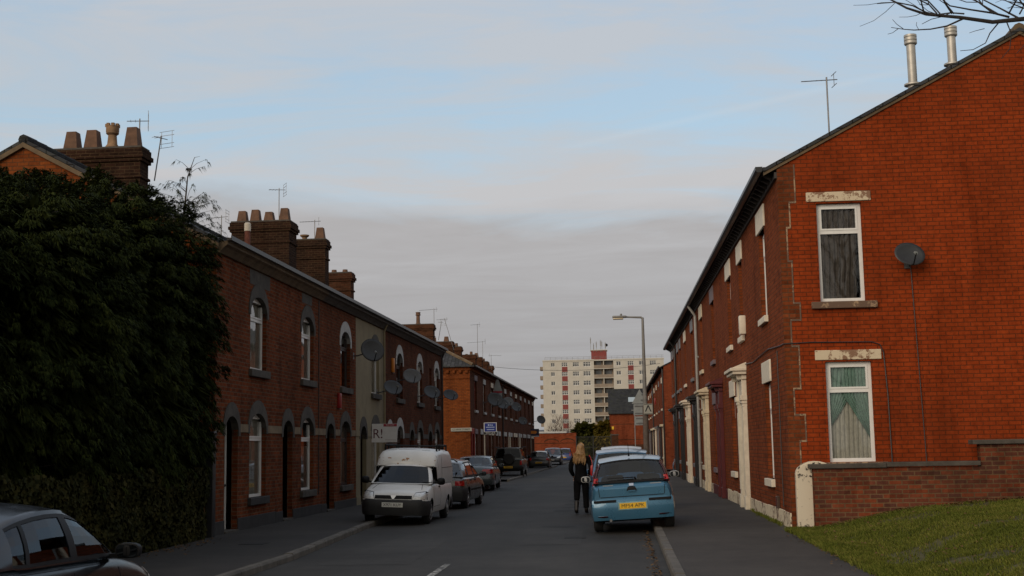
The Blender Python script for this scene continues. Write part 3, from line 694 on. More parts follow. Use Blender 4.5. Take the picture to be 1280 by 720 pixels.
# --- right near terrace (flat painted heads, pilastered doors)
RA=math.atan(.0057); RY1=71.0; RF=(facR(RY1),RY1,-math.pi/2+RA)
RH=[]
def ry(Y): return RY1-Y          # local x of a street distance
RS=[('big red brick gable end house with white framed side windows',24.6,30.2,None,[27.5],[27.5],'whiteP','whiteP'),
    ('brick house with white pilastered doorway, next to the red gable end house',30.2,37.8,(32.0,32.9),[32.2,35.4],[35.4],'whiteP','whiteP'),
    ('brick house with dark maroon painted doorway and matching sill',37.8,43.2,(38.8,39.7),[41.3],[41.6],'purpleP','maroon'),
    ('brick house with cream pilastered doorway beside a tall grey downpipe',43.2,48.7,(44.5,45.4),[46.6],[46.8],'creamP','creamP'),
    ('brick house with black painted doorway just beyond the tall grey downpipe',48.7,53.6,(49.9,50.8),[52],[52.2],'greyP','blackP'),
    ('brick house with off-white pilastered doorway beyond the black doorway',53.6,58.9,(54.8,55.7),[57.1],[57.2],'whiteP','whiteP'),
    ('brick house last but one in the near right terrace, black door hood',58.9,65,(60,60.9),[61.2,63.6],[63.2],'greyP','blackP'),
    ('last brick house of the near right terrace, beside the side street',65,71,(66,66.9),[66.6,69],[69],'greyP','blackP')]
for i,(lab,ya,yb,dr,ups,lows,lm,dm) in enumerate(RS):
    x0,x1=ry(yb),ry(ya); ops=[]
    for u in ups:
        hw=.42 if (len(ups)>1 and dr and abs(u-sum(dr)/2)<1.2) else .52
        ops.append((ry(u)-hw,ry(u)+hw,4.4,6.3))
    for u in lows: ops.append((ry(u)-.52,ry(u)+.52,.96,3.0))
    if dr: ops.append((ry(dr[1]),ry(dr[0]),.1,2.75))
    o,roof=house(lab,RF,x0,x1,7.12,9.62,9.6,'bR',oh=.26,gable1='gable' if i==0 else None,gable0='bR' if i==7 else None,ops=ops,group='houses of the near right terrace')
    RH.append(o)
    for u in ups:
        hw=.42 if (len(ups)>1 and dr and abs(u-sum(dr)/2)<1.2) else .52
        a,b=ry(u)-hw-x0,ry(u)+hw-x0
        lintel_flat(o,a,b,6.3,6.78,lm,ext=.2); sill(o,a,b,4.26,4.4,lm); window(o,a,b,4.4,6.3,frame='upvc' if i in(0,1,3,5) else 'brownFrame',curtain='net' if i in (0,3) else None)
    for u in lows:
        a,b=ry(u)-.52-x0,ry(u)+.52-x0
        lintel_flat(o,a,b,3.0,3.46,lm,ext=.2); sill(o,a,b,.80,.96,lm); window(o,a,b,.96,3.0,frame='upvc',curtain='net')
    if dr:
        a,b=ry(dr[1])-x0,ry(dr[0])-x0
        door(o,a,b,.12,2.72,{'whiteP':'doorDark','maroon':'maroon','creamP':'brownP','blackP':'blackP'}[dm],frame=dm,fan=.4)
        mb=MB(); pw=.27
        for p0,p1 in ((a-pw,a),(b,b+pw)):
            mb.bevbox(p0,p1,-.14,.0,.1,.42,.01); mb.bevbox(p0+.02,p1-.02,-.11,.0,.42,2.62,.01); mb.bevbox(p0+.05,p1-.05,-.125,-.11,.55,2.5,.01)
            for k,(e,c,d) in enumerate(((.0,2.62,2.70),(-.02,2.70,2.78),(-.05,2.78,2.9),(.0,2.9,3.3))): mb.bevbox(p0+.02+e,p1-.02-e,-.12+e,.0,c,d,.006)
            mb.prism([(p0+.05,-.1,3.3),(p0+.05,-.22,3.3),(p0+.05,-.25,3.42),(p0+.05,-.1,3.42)],(p1-p0-.1,0,0))
        mb.bevbox(a,b,-.08,.0,2.74,3.3,.01)
        mb.bevbox(a-pw-.03,b+pw+.03,-.12,.0,3.3,3.42,.01); mb.bevbox(a-pw-.12,b+pw+.12,-.34,.0,3.42,3.50,.015); mb.bevbox(a-pw-.17,b+pw+.17,-.4,.0,3.50,3.58,.015)
        mb.prism([(a-pw-.12,-.0,3.58),(a-pw-.12,-.36,3.58),(a-pw-.12,.0,3.72)],(b-a+2*pw+.24,0,0))
        mb.build('door_surround',M[dm],o)
    w=x1-x0
    mb=MB(); segs=[(0,w)] if not dr else [(0,ry(dr[1])-x0-.275),(ry(dr[0])-x0+.275,w)]
    for a,b in segs:
        mb=MB(); k=a
        while k<b-.05: e=min(k+random.uniform(.8,1.3),b); mb.bevbox(k+.003,e-.003,-.03,.0,-.02,.40+random.uniform(-.02,.02),.008); k=e
        mb.build('plinth',M['plinthW' if i in(0,1,3,5) else('maroon' if i==2 else 'plinthL')],o)
    # bracketed eaves with black gutter
    mb=MB(); mb.box(0,w,-.05,0,6.86,6.98); mb.box(0,w,-.26,-.0,7.05,7.09); k=.12
    while k<w-.1: mb.prism([(k,0,6.9),(k,-.08,6.9),(k,-.24,7.0),(k,-.24,7.045),(k,0,7.045)],(.09,0,0)); k+=.42
    mb.build('eaves_brackets',M['eaves'],o)
    mb=MB(); prof=[(0,-.27,7.02),(0,-.30,6.99),(0,-.37,6.99),(0,-.41,7.03),(0,-.41,7.10),(0,-.27,7.10)]; mb.prism(prof,(w,0,0)); mb.build('gutter',M['gutter'],o)
    if i in(3,6):
        mb=MB(); mb.tube([(.22,-.08,.12),(.22,-.08,6.6),(.22,-.33,6.99)],.055,8)
        for z in(1,3,5): mb.box(.14,.30,-.1,0,z,z+.06)
        mb.build('downpipe',M['gravelgrey' if i==3 else 'gutter'],o)
    if i in(2,5,7): chimney(o,.02,.6,3.9,5.6,8.6,10.2,[('cyl',.3,4.3,.3),('cyl',.3,5.2,.3)],'bOld')
# gable details on house 1 (local +x end is the gable; local y runs away from the street)
G=RH[0]; gx=RS[0][2]-RS[0][1]
def gy(X): return X-XR           # local y of a world X on the gable
# cut two real window openings in the gable: rebuild that wall with holes
wall=[c for c in G.children if c.name.startswith('wall')][0]
mb=MB(); w=gx; H=7.12; D=9.6; x0=ry(30.2)
ops=[(ry(27.5)-.52-x0,ry(27.5)+.52-x0,4.4,6.3),(ry(27.5)-.52-x0,ry(27.5)+.52-x0,.96,3.0)]
facade(mb,0,w,-.05,H,ops); mb.quad((w,D,-.05),(0,D,-.05),(0,D,H),(w,D,H))
W1=(gy(3.93),gy(4.79),4.40,6.33); W2=(gy(3.96),gy(4.83),1.33,3.24)
t=MB(); facade(t,0,D,-.05,H,[W1,W2]); 
mb.add([(w-p[1],p[0],p[2]) for p in t.v],t.f,1); mb.add([(w,0,H),(w,D,H),(w,D/2,9.56)],[(0,1,2)],1); mb.quad((0,0,-.05),(w,0,-.05),(w,D,-.05),(0,D,-.05))
old=wall.data; ob=weld(mb.build('wall_tmp',[M['bR'],M['gable']],None)); wall.data=ob.data; bpy.data.objects.remove(ob)
gable=empty('gable_fixings',(gx,0,0),R(90)); gable.parent=G
def gobj(mbx,name,mat,smooth=None):
    # geometry given as (X along gable, y outwards negative, z) -> house local (x,y,z)
    mbx.v=[(gx-p[1],p[0],p[2]) for p in mbx.v]
    return mbx.build(name,mat,G,smooth)
bpy.data.objects.remove(gable)
for (a,b,c,d),cur in ((W1,'grey'),(W2,'green')):
    o=window(None,a,b,c,d,frame='upvc',transom=.71,curtain=cur,fw=.07)
    o.parent=G; o.matrix_local=Matrix.Translation((gx,0,0))@Matrix.Rotation(R(90),4,'Z')
    mb=MB(); mb.bevbox(a-.19,b+.19,-.03,.12,d+.03,d+.22,.012); gobj(mb,'lintel',M['lintelChip'])
    mb=MB(); mb.bevbox(a-.18,b+.20,-.09,.12,c-.14,c-.005,.012); gobj(mb,'sill',M['sillChip'])
# toothed strip of older brick and its cement edge
mb=MB(); mc=MB(); z=.1; rr=random.Random(11); px=None
while z<7.1:
    h=rr.choice((.33,.5,.66,.82)); e=.20+rr.choice((-.07,.0,.06,.12)); z1=min(z+h,7.12)
    mb.box(.0,e,-.006,.0,z,z1); mc.box(e,e+.028,-.008,.0,z,z1)
    if px is not None: mc.box(min(px,e),max(px,e)+.028,-.010,-.008,z-.02,z+.015)
    px=e; z=z1
gobj(mb,'toothed_brick_strip',M['bStrip']); gobj(mc,'cement_edge',M['sillChip'])
# verge: mortar fillet and slate edge
mb=MB(); sl2=2.5/4.8
for s in(0,1):
    ya,yb=((-.26,4.8) if s==0 else (9.86,4.8))
    mb.prism([(ya,-.035,7.12-.26*sl2-.07),(yb,-.035,9.62-.06),(yb,-.035,9.62-.0),(ya,-.035,7.12-.26*sl2)],(0,.035,0))
gobj(mb,'verge',M['stoneTan'])
# flues
for X,Yv,zt,zb in ((6.0,24.95,9.75,8.45),(6.85,25.15,9.95,8.9)):
    mb=MB(); x=gx-(Yv-24.6); y=gy(X); zb2=7.12+sl2*(y)+.02
    mb.lathe([(.10,zb2-.1),(.10,zb2+.10),(.17,zb2+.12),(.17,zb2+.15),(.088,zb2+.18),(.088,zt-.2),(.105,zt-.2),(.125,zt-.18),(.125,zt-.13),(.115,zt-.12),(.125,zt-.11),(.125,zt-.06),(.115,zt-.05),(.125,zt-.04),(.125,zt),(.05,zt+.01)],18,(x,y,0))
    mb.build('flue',M['steel'],G,smooth=40)

# --- right far terrace (ten houses)
SY1=142; SP=5.5; SF=(2.76,SY1,-math.pi/2+RA)
SL=['orange-red end house of the far right terrace, cream pilaster at its door','brick house with a red alarm box, second in the far right terrace','brick house third along the far right terrace','brick house fourth along the far right terrace','brick house fifth along the far right terrace','brick house sixth along the far right terrace','brick house seventh along the far right terrace','brick house eighth along the far right terrace','brick house last but one of the far right terrace','last brick house of the far right terrace, nearest the end junction']
for i,lab in enumerate(SL):
    x1=55-i*SP; x0=x1-SP
    ops=[(x0+3.2,x0+4.1,.1,2.7),(x0+1.1,x0+2.1,.9,2.8),(x0+1.1,x0+2.1,4.3,6.1)]
    o,roof=house(lab,SF,x0,x1,7.1,9.3,9.2,'bEnd' if i<1 else 'bR',oh=.25,gable1='bEnd' if i==0 else None,gable0='bR' if i==9 else None,ops=ops,group='houses of the far right terrace')
    lm=['whiteP','greyP','creamP'][i%3]
    for z0,z1 in((6.1,6.5),(2.8,3.2)): lintel_flat(o,1.1,2.1,z0,z1,lm)
    for z in(.76,4.16): sill(o,1.1,2.1,z,z+.14,lm)
    window(o,1.1,2.1,4.3,6.1,curtain='net' if i%2 else None); window(o,1.1,2.1,.9,2.8,curtain='net'); door(o,3.2,4.1,.12,2.66,['brownP','doorDark','blackP'][i%3],fan=.3)
    mb=MB(); dm=['creamP','blackP','greyP','whiteP'][i%4]
    mb.bevbox(2.95,3.2,-.1,0,.1,3.0,.01); mb.bevbox(4.1,4.35,-.1,0,.1,3.0,.01); mb.bevbox(2.85,4.45,-.3,0,3.0,3.15,.01); mb.build('door_surround',M[dm],o)
    mb=MB(); mb.box(0,SP,-.38,-.26,7.0,7.1); mb.build('gutter',M['gutter'],o)
    if i in(0,4): mb=MB(); mb.tube([(SP-.15,-.08,.1),(SP-.15,-.08,6.9),(SP-.15,-.3,7.02)],.05,8); mb.build('downpipe',M['gutter'],o)

# ------------------------------------------------------------------ cars
def bake(o):
    dg=bpy.context.evaluated_depsgraph_get(); me=bpy.data.meshes.new_from_object(o.evaluated_get(dg)); o.modifiers.clear(); o.data=me
class Car:
    def __init__(s,name,label,cat,loc,rz,S,paintm,group=None,ry=0):
        s.S=S; s.root=thing(name,label,cat,loc,rz,group,ry); s.paint=paintm
        s.body(); s.house(); s.wheels()
    def halfw(s,y):
        S=s.S; L2=S['L']/2; e=S.get('round',.5)
        f=1
        for sg,q in ((1,S.get('rf',.16)),(-1,S.get('rr',.10))):
            d=(L2-sg*y)/e
            if d<1: f-= q*(1-d)**2.2
        return S['W']/2*f
    def body(s):
        S=s.S; L2=S['L']/2; n=40; zb0=S.get('zb',.19)
        ys=[-L2+S['L']*(i/n) for i in range(n+1)]
        ys=sorted(set(ys+[-L2+.02,-L2+.05,L2-.02,L2-.05]))
        rings=[]
        for y in ys:
            w=s.halfw(y); zt=sinterp(S['top'],y); zb=zb0
            de=min(y+L2,L2-y)
            k=max(0,1-de/.10)
            zb+=.12*max(0,1-de/.35)**1.5
            zt-=.05*k*k; w-=.03*k*k
            h=zt-zb; cr=.035*(1-k)
            half=[(0,zb),(w*.82,zb),(w*.93,zb+.03),(w*.965,zb+h*.14),(w*.985,zb+h*.30),(w*1.0,zb+h*.5),(w*.995,zb+h*.66),(w*.975,zb+h*.80),(w*.945,zb+h*.91),(w*.90,zb+h*.97),(w*.80,zt),(w*.45,zt+cr*.75),(0,zt+cr)]
            ring=half+[(-x,z) for x,z in reversed(half[1:-1])]
            rings.append([(x,y,z) for x,z in ring])
        m=len(rings[0]); vs=[p for r in rings for p in r]; fs=[]; mi=[]
        gy0,gy1=s.S['cols'][-1][0],s.S['cols'][0][0]
        for i in range(len(rings)-1):
            for k in range(m):
                fs.append([i*m+k,(i+1)*m+k,(i+1)*m+(k+1)%m,i*m+(k+1)%m])
                kk=min(k,m-1-k)
                yc=(ys[i]+ys[i+1])/2
                mi.append(1 if (kk>=10 and gy0+.12<yc<gy1-.12) or kk==0 else 0)
        fs.append(list(range(m))); mi.append(0); fs.append([(len(rings)-1)*m+k for k in reversed(range(m))]); mi.append(0)
        me=bpy.data.meshes.new('body'); me.from_pydata(vs,[],fs)
        bm=bmesh.new(); bm.from_mesh(me); bmesh.ops.recalc_face_normals(bm,faces=bm.faces); bm.to_mesh(me); bm.free()
        for mm in (s.paint,M['cabin'],M['trimblack']): me.materials.append(mm)
        me.polygons.foreach_set('material_index',mi)
        o=bpy.data.objects.new('body',me); COL.objects.link(o)
        if S.get('arch',True):
            cut=MB(); r=S['r']+.055
            for ya in S['ax']:
                for sg in(1,-1):
                    cut.lathe([(r,0),(r,.35)],28,(sg*(S['W']/2+.1) - (.35 if sg>0 else 0),ya,S['r']),'x',2)
            c=cut.build('cut',[s.paint,M['cabin'],M['trimblack']])
            bmm=bmesh.new(); bmm.from_mesh(c.data); bmesh.ops.recalc_face_normals(bmm,faces=bmm.faces); bmm.to_mesh(c.data); bmm.free()
            md=o.modifiers.new('b','BOOLEAN'); md.object=c; md.operation='DIFFERENCE'; md.solver='EXACT'
            bpy.context.view_layer.update(); bake(o); bpy.data.objects.remove(c)
        bm=bmesh.new(); bm.from_mesh(o.data); s.bvh=BVHTree.FromBMesh(bm); bm.free()
        s.bobj=o; s._body=o.data
    def house(s):
        """greenhouse: pillars and roof are joined to the body, glass goes to its own parts"""
        S=s.S; C=S['cols']; W2=S['W']/2; xb=S.get('xb',.905)*W2; xr=S.get('xr',.72)*W2
        n=len(C); crown=S.get('crown',.05); bf=S.get('bf',.10); br=S.get('br',.06); bulge=S.get('bulge',.025)
        T=[0,.03,.10,.3,.5,.7,.86,.93,1.0]; g0,g1=2,6
        def sp(k,t,sg):
            yb,zb,yr,zr=C[k][:4]
            xbk=xb-(.02 if k in(0,n-1) else 0); xrk=xr-(.03 if k in(0,n-1) else 0)
            if len(C[k])>5: xrk=C[k][5]*W2
            x=lerp(xbk,xrk,t)+bulge*4*t*(1-t)*.8
            return Vector((sg*x,lerp(yb,yr,t),lerp(zb,zr,t)))
        U=[-1,-.93,-.6,-.3,0,.3,.6,.93,1]
        body=MB(); 
        glassy={}
        for sg in(1,-1):
            for k in range(n-1):
                gid=C[k][4]
                for r in range(len(T)-1):
                    a,b,c,d=sp(k,T[r],sg),sp(k+1,T[r],sg),sp(k+1,T[r+1],sg),sp(k,T[r+1],sg)
                    q=[a,b,c,d] if sg<0 else [d,c,b,a]
                    if gid and g0<=r<g1:
                        inn=Vector((-sg*.007,0,0)); glassy.setdefault((gid,sg),MB()).quad(*[p+inn for p in q])
                    else: body.quad(*q, mi=(2 if (gid and r in(1,6)) or (not gid and 0<k<n-3 and 1<=r<=6 and S.get('darkpillar',True) and any(C[j][4] for j in range(k+1,n-1))) else 0))
        def endpt(k,u,t,bb):
            a,b=sp(k,t,-1),sp(k,t,1)
            p=a.lerp(b,(u+1)/2); p.y+=bb*(1-u*u); p.z+=crown*(1-u*u)*t
            return p
        for k,bb,nm,fr in ((0,bf,'windscreen',True),(n-1,-br,'rear_window',False)):
            gl=MB(); skip=S.get('norear') and not fr
            for i in range(len(U)-1):
                for r in range(len(T)-1):
                    q=[endpt(k,U[i],T[r],bb),endpt(k,U[i+1],T[r],bb),endpt(k,U[i+1],T[r+1],bb),endpt(k,U[i],T[r+1],bb)]
                    if fr: q=q[::-1]
                    lo=1 if fr else S.get('rg0',2)
                    if 0<i<len(U)-2 and lo<=r<S.get('rg1',7) and not skip:
                        gl.quad(*[p+Vector((0,-.006 if fr else .006,-.003)) for p in q])
                    else: body.quad(*q,mi=(0 if not(not fr and S.get('rearblack')) else 2))
            if not skip: gl.build(nm,S.get('glass',M['glassC']),s.root,smooth=40)
        # roof
        for k in range(n-1):
            for i in range(len(U)-1):
                def rp(kk,u):
                    bb=bf if kk==0 else(-br if kk==n-1 else 0)
                    return endpt(kk,u,1,bb)
                body.quad(rp(k,U[i]),rp(k,U[i+1]),rp(k+1,U[i+1]),rp(k+1,U[i]))
        for (gid,sg),m in glassy.items(): m.build('side_window',S.get('glass',M['glassC']),s.root,smooth=40)
        me=s.bobj.data; bm=bmesh.new(); bm.from_mesh(me); 
        tmp=bpy.data.meshes.new('t'); tmp.from_pydata(body.v,[],body.f); tmp.polygons.foreach_set('material_index',body.m)
        b2=bmesh.new(); b2.from_mesh(tmp); bmesh.ops.remove_doubles(b2,verts=b2.verts,dist=.0008); bmesh.ops.recalc_face_normals(b2,faces=b2.faces); b2.to_mesh(tmp); b2.free()
        bm.from_mesh(tmp); s.bvh2=None
        bm.to_mesh(me); bm.free(); s.sp=sp; s.endpt=endpt
        bmq=bmesh.new(); bmq.from_mesh(me); s.bvh=BVHTree.FromBMesh(bmq); bmq.free()
        bmq=bmesh.new(); bmq.from_mesh(tmp); bmq.free()
        for p in me.polygons: p.use_smooth=True
        me.set_sharp_from_angle(angle=R(38)); s.bobj.parent=s.root
        # seats
        if S.get('seats',True):
            for (y,xs) in S.get('seatpos',[(.15,(-.36,.36)),(-.75,(-.38,.38))]):
                for x in xs:
                    m=MB(); zt=S['H']-.42
                    m.bevbox(x-.22,x+.22,y-.07,y+.07,.55,zt,.05); m.bevbox(x-.13,x+.13,y-.09,y-.01,zt+.03,zt+.23,.035)
                    m.box(x-.06,x-.045,y-.06,y-.045,zt-.02,zt+.06); m.box(x+.045,x+.06,y-.06,y-.045,zt-.02,zt+.06)
                    m.build('seat',M['seat'],s.root,smooth=40)
    def wheels(s):
        S=s.S; r=S['r']; tw=.19
        for ya in S['ax']:
            for sg in(1,-1):
                xo=sg*(S['W']/2-.02); m=MB()
                prof=[(r*.60,-.0),(r*.70,.0),(r*.92,.012),(r*.985,.035),(r,.06),(r,tw-.05),(r*.97,tw-.01),(r*.6,tw)]
                m.lathe([(a,-sg*b) for a,b in prof],28,(xo,ya,r),'x')
                w=m.build('wheel',M['tyre'],s.root,smooth=50)
                m=MB(); R0=r*.66
                m.lathe([(R0,-sg*.012),(R0*.96,-sg*-.004),(R0*.88,-sg*.006),(R0*.86,-sg*.03),(.05,-sg*.05)],24,(xo,ya,r),'x',1)
                m.lathe([(R0*.99,-sg*.010),(R0*.97,sg*.006),(R0*.87,sg*.002),(R0*.86,-sg*.03)],24,(xo,ya,r),'x',0)
                sp=S.get('spokes',6)
                for k in range(sp):
                    a=2*math.pi*k/sp+.2; c,si=math.cos(a),math.sin(a); wd=R0*(.17 if sp<9 else .09)
                    pts=[]
                    for rr,ww,xx in ((.0,wd*1.2,.008),(R0*.9,wd,-.004)):
                        pts.append([(xo+sg*xx,ya+rr*c-ww*si,r+rr*si+ww*c),(xo+sg*xx,ya+rr*c+ww*si,r+rr*si-ww*c)])
                    (a1,a2),(b1,b2)=pts; th=Vector((-sg*.03,0,0))
                    m.prism([a1,a2,b2,b1],th)
                m.lathe([(R0*.24,sg*.0),(R0*.22,sg*.016),(.01,sg*.02)],14,(xo,ya,r),'x')
                m.build('hubcap',[M[S.get('rim','alloy')],M['trimblack']],w,smooth=40)
    # surface patch projected on the body along an axis.  quad4: 4 corner points (a,b) in the view plane
    def patch(s,name,q,axis,mat,off=.012,n=5,parent=None,depth=.03):
        a,b,c,d=[Vector(p) for p in q]; g=[]
        ax,sg={'rear':(1,-1),'front':(1,1),'right':(0,1),'left':(0,-1),'top':(2,1)}[axis]
        for j in range(n+1):
            row=[]
            for i in range(n+1):
                p=a.lerp(b,i/n).lerp(d.lerp(c,i/n),j/n)
                if ax==1: o=Vector((p.x,sg*9,p.y)); dr=Vector((0,-sg,0))
                elif ax==0: o=Vector((sg*9,p.x,p.y)); dr=Vector((-sg,0,0))
                else: o=Vector((p.x,p.y,9)); dr=Vector((0,0,-1))
                hit=s.bvh.ray_cast(o,dr)
                h=hit[0] if hit[0] is not None else None
                row.append((o,dr,h))
            g.append(row)
        hs=[h[ax] for r in g for _,_,h in r if h is not None]
        if not hs: return None
        ref=sorted(hs)[len(hs)//2]
        V=[];
        for r in g:
            for o,dr,h in r:
                v=Vector(o); v[ax]=ref if (h is None or abs(h[ax]-ref)>.45) else h[ax]
                V.append(v)
        m=MB(); N=n+1
        top=[v-Vector([dr_ for dr_ in g[0][0][1]])*off for v in V]; bot=[v+Vector(g[0][0][1])*depth for v in V]
        fs=[(j*N+i,j*N+i+1,(j+1)*N+i+1,(j+1)*N+i) for j in range(n) for i in range(n)]
        bd=[i for i in range(N)]+[j*N+n for j in range(1,N)]+[n*N+i for i in range(n-1,-1,-1)]+[j*N for j in range(n-1,0,-1)]
        m.add(top+bot,fs+[(bd[k],bd[(k+1)%len(bd)],N*N+bd[(k+1)%len(bd)],N*N+bd[k]) for k in range(len(bd))])
        o=m.build(name,mat,parent or s.root)
        bm=bmesh.new(); bm.from_mesh(o.data); bmesh.ops.recalc_face_normals(bm,faces=bm.faces); bm.to_mesh(o.data); bm.free()
        o.data.polygons.foreach_set('use_smooth',[True]*len(o.data.polygons)); o.data.set_sharp_from_angle(angle=R(35))
        return o
    def mpatch(s,name,q,axis,mat,**k):
        """the patch and its mirror image across the car"""
        a=s.patch(name,q,axis,mat,**k)
        if axis in('rear','front','top'): s.patch(name,[(-x,z) for x,z in q][::-1],axis,mat,**k)
        else: s.patch(name,q,'left' if axis=='right' else 'right',mat,**k)
    def bumper(s,end,z0,z1,mat,out=.04,wrap=.45,thick=.10):
        S=s.S; L2=S['L']/2; sg=1 if end=='front' else -1
        path=[]
        yy=[L2-wrap,L2-wrap*.6,L2-wrap*.3,L2-.10,L2-.03]
        for y in yy: path.append((s.halfw(sg*y)+.012,y+ (out if y>L2-.05 else 0)*.5))
        w=s.halfw(sg*L2)
        for f in (.86,.6,.3,0): path.append((w*f,L2+out*(1.0-.35*f*f)))
        full=path+[(-x,y) for x,y in reversed(path[:-1])]
        h=z1-z0; prof=[(-.06,z0+.03),(-.02,z0),(.0,z0+h*.25),(.008,z0+h*.55),(.0,z1-.04),(-.03,z1),(-.09,z1)]
        rows=[]
        for i,(x,y) in enumerate(full):
            x0,y0=full[max(0,i-1)]; x1,y1=full[min(len(full)-1,i+1)]
            t=Vector((x1-x0,y1-y0,0)).normalized(); nn=Vector((-t.y,t.x,0))
            if nn.x*x<0 and abs(x)>.3*w: nn=-nn
            if nn.y<0 and abs(x)<=.9*w: nn=-nn
            rows.append([Vector((x,y,0))+nn*a+Vector((0,0,z)) for a,z in prof])
        m=MB(); K=len(prof)
        vs=[(p.x,sg*p.y,p.z) for r in rows for p in r]
        fs=[(i*K+k,(i+1)*K+k,(i+1)*K+k+1,i*K+k+1) for i in range(len(rows)-1) for k in range(K-1)]
        m.add(vs,fs); o=m.build(end+'_bumper',mat,s.root)
        bm=bmesh.new(); bm.from_mesh(o.data); bmesh.ops.recalc_face_normals(bm,faces=bm.faces); bm.to_mesh(o.data); bm.free()
        o.data.polygons.foreach_set('use_smooth',[True]*len(o.data.polygons)); o.data.set_sharp_from_angle(angle=R(50))
        s.by={**getattr(s,'by',{}),end:sg*(L2+out)}
        return o
    def plate(s,end,z,body,y=None,tilt=0,w=.52,h=.112,frame=None):
        sg=1 if end=='front' else -1; S=s.S
        y=y if y is not None else s.by.get(end,sg*S['L']/2)+sg*.012
        mat=M['plateW'] if end=='front' else M['plateY']
        m=MB(); m.bevbox(-w/2,w/2,-.006,.006,-h/2,h/2,.004)
        o=m.build('number_plate',mat,s.root); o.location=(0,y,z); o.rotation_euler=(tilt,0,R(180) if end=='front' else 0)
        if not body:
            q=MB()
            for k,x in enumerate((-.18,-.115,-.05,.015,.09,.15,.205)): q.box(x-.02,x+.015,-.009,-.0065,-.03,.03)
            q.build('lettering',M['ink'],o)
        if body: text(o,body,.10,(0,-.008,0),(R(90),0,0),M['ink'],width=w*.86)
        if frame is not None:
            f=MB(); f.bevbox(-w/2-.03,w/2+.03,-.002,.02,-h/2-.025,h/2+.025,.012); f.build('plate_surround',frame,o)
        return o
    def mirrors(s,y,z,mat,arm=M['trimblack'],out=.17,sides=(1,-1),size=(.10,.065)):
        W2=s.S['W']/2; x0=s.S.get('xb',.905)*W2
        for sg in sides:
            m=MB(); cx=sg*(x0+out)
            o=len(m.v); n=10
            prof=[(0,.62,-.07),(1,1,-.055),(1.02,1.02,0),(.85,.85,.05),(.4,.4,.085),(.02,.02,.092)]
            for rx,rz_,yy in prof:
                for k in range(16):
                    a=2*math.pi*k/16; c,si=math.cos(a),math.sin(a)
                    m.v.append((cx+size[0]*max(rx,.02)*math.copysign(abs(c)**.7,c),y+yy,z+size[1]*rz_*math.copysign(abs(si)**.7,si)))
            for i in range(len(prof)-1):
                for k in range(16): m.f.append([o+i*16+k,o+i*16+(k+1)%16,o+(i+1)*16+(k+1)%16,o+(i+1)*16+k]); m.m.append(0)
            m.prism([(sg*(x0-.06),y-.03,z-.07),(sg*(x0-.06),y+.06,z-.07),(cx,y+.03,z-.05),(cx,y-.02,z-.05)],(0,0,.035),1)
            w=m.build('wing_mirror',[mat,arm],s.root,smooth=40)
            g=MB(); pts=[(cx+size[0]*.86*math.copysign(abs(math.cos(2*math.pi*k/16))**.6,math.cos(2*math.pi*k/16)),y-.066,z+size[1]*.82*math.copysign(abs(math.sin(2*math.pi*k/16))**.6,math.sin(2*math.pi*k/16))) for k in range(16)]
            g.add(pts,[tuple(range(16))]); g.build('mirror_glass',M['mirror'],w)
    def line(s,name,p,q,axis,w=.010,mat=None):
        a,b=Vector(p),Vector(q); d=(b-a).normalized(); nn=Vector((-d.y,d.x))*w/2
        s.patch(name,[tuple(a+nn),tuple(b+nn),tuple(b-nn),tuple(a-nn)],axis,mat or M['trimblack'],off=.002,n=8,depth=.01)
    def handles(s,ys,z,mat):
        for y in ys: s.mpatch('door_handle',[(y-.08,z),(y+.08,z),(y+.08,z+.035),(y-.08,z+.035)],'right',mat,off=.022,n=3)
    def aerial(s,y,l=.45,rake=.25,x=0):
        z=s.S['H']-.02; m=MB(); m.tube([(x,y,z),(x,y-.02,z+.05)],[.02,.014],8); m.tube([(x,y-.02,z+.05),(x,y-.02-l*rake,z+.05+l)],[.006,.004],6); m.build('aerial',M['trimblack'],s.root)

def hatch_spec(L=3.82,W=1.646,H=1.44,r=.29,fo=.78,ro=.55,**k):
    L2=L/2
    S=dict(L=L,W=W,H=H,r=r,ax=(L2-fo,-L2+ro),
      top=[(-L2,.90),(-L2+.3,.95),(-.3,.94),(L2-1.15,.92),(L2-.9,.88),(L2-.45,.80),(L2-.1,.66),(L2,.56)],
      cols=[(L2-1.02,.90,L2-1.72,H-.10,0),(L2-1.16,.915,L2-1.80,H-.075,1),(L2-1.95,.93,L2-2.05,H-.055,0),(L2-2.06,.93,L2-2.14,H-.055,2),(-L2+.85,.945,-L2+1.0,H-.075,0),(-L2+.66,.955,-L2+.85,H-.085,3),(-L2+.36,.97,-L2+.62,H-.10,0),(-L2+.10,.95,-L2+.36,H-.13,0)])
    S.update(k); return S

# --- blue hatchback, half on the right kerb
P_aqua=paint('aqua blue metallic paint',(.046,.15,.25),.22,metal=.35)
S=hatch_spec(H=1.48,xr=.76,xb=.93,rearblack=True,rg0=2,rg1=7,br=.05,rf=.2,rr=.06)
yb=25.15
c=Car('parked_car','aqua blue hatchback parked half on the right kerb, seen from behind','car',(.235,yb+1.91,.045),0,S,P_aqua,'cars parked along the right kerb',ry=R(-3.0))
L2=1.91
c.bumper('rear',.24,.66,P_aqua,out=.035,wrap=.5)
c.mpatch('rub_strip',[(.32,.585),(.80,.585),(.80,.63),(.32,.63)],'rear',M['trimblack'],off=.05,n=8)
c.line('tailgate_gap',(-.62,.685),(.62,.685),'rear',.014)
c.line('tailgate_gap',(-.635,.69),(-.655,.93),'rear',.012); c.line('tailgate_gap',(.655,.93),(.635,.69),'rear',.012)
c.mpatch('tail_light',[(.655,.925),(.765,.925),(.738,1.06),(.645,1.06)],'rear',M['redlens'],off=.022,n=6)
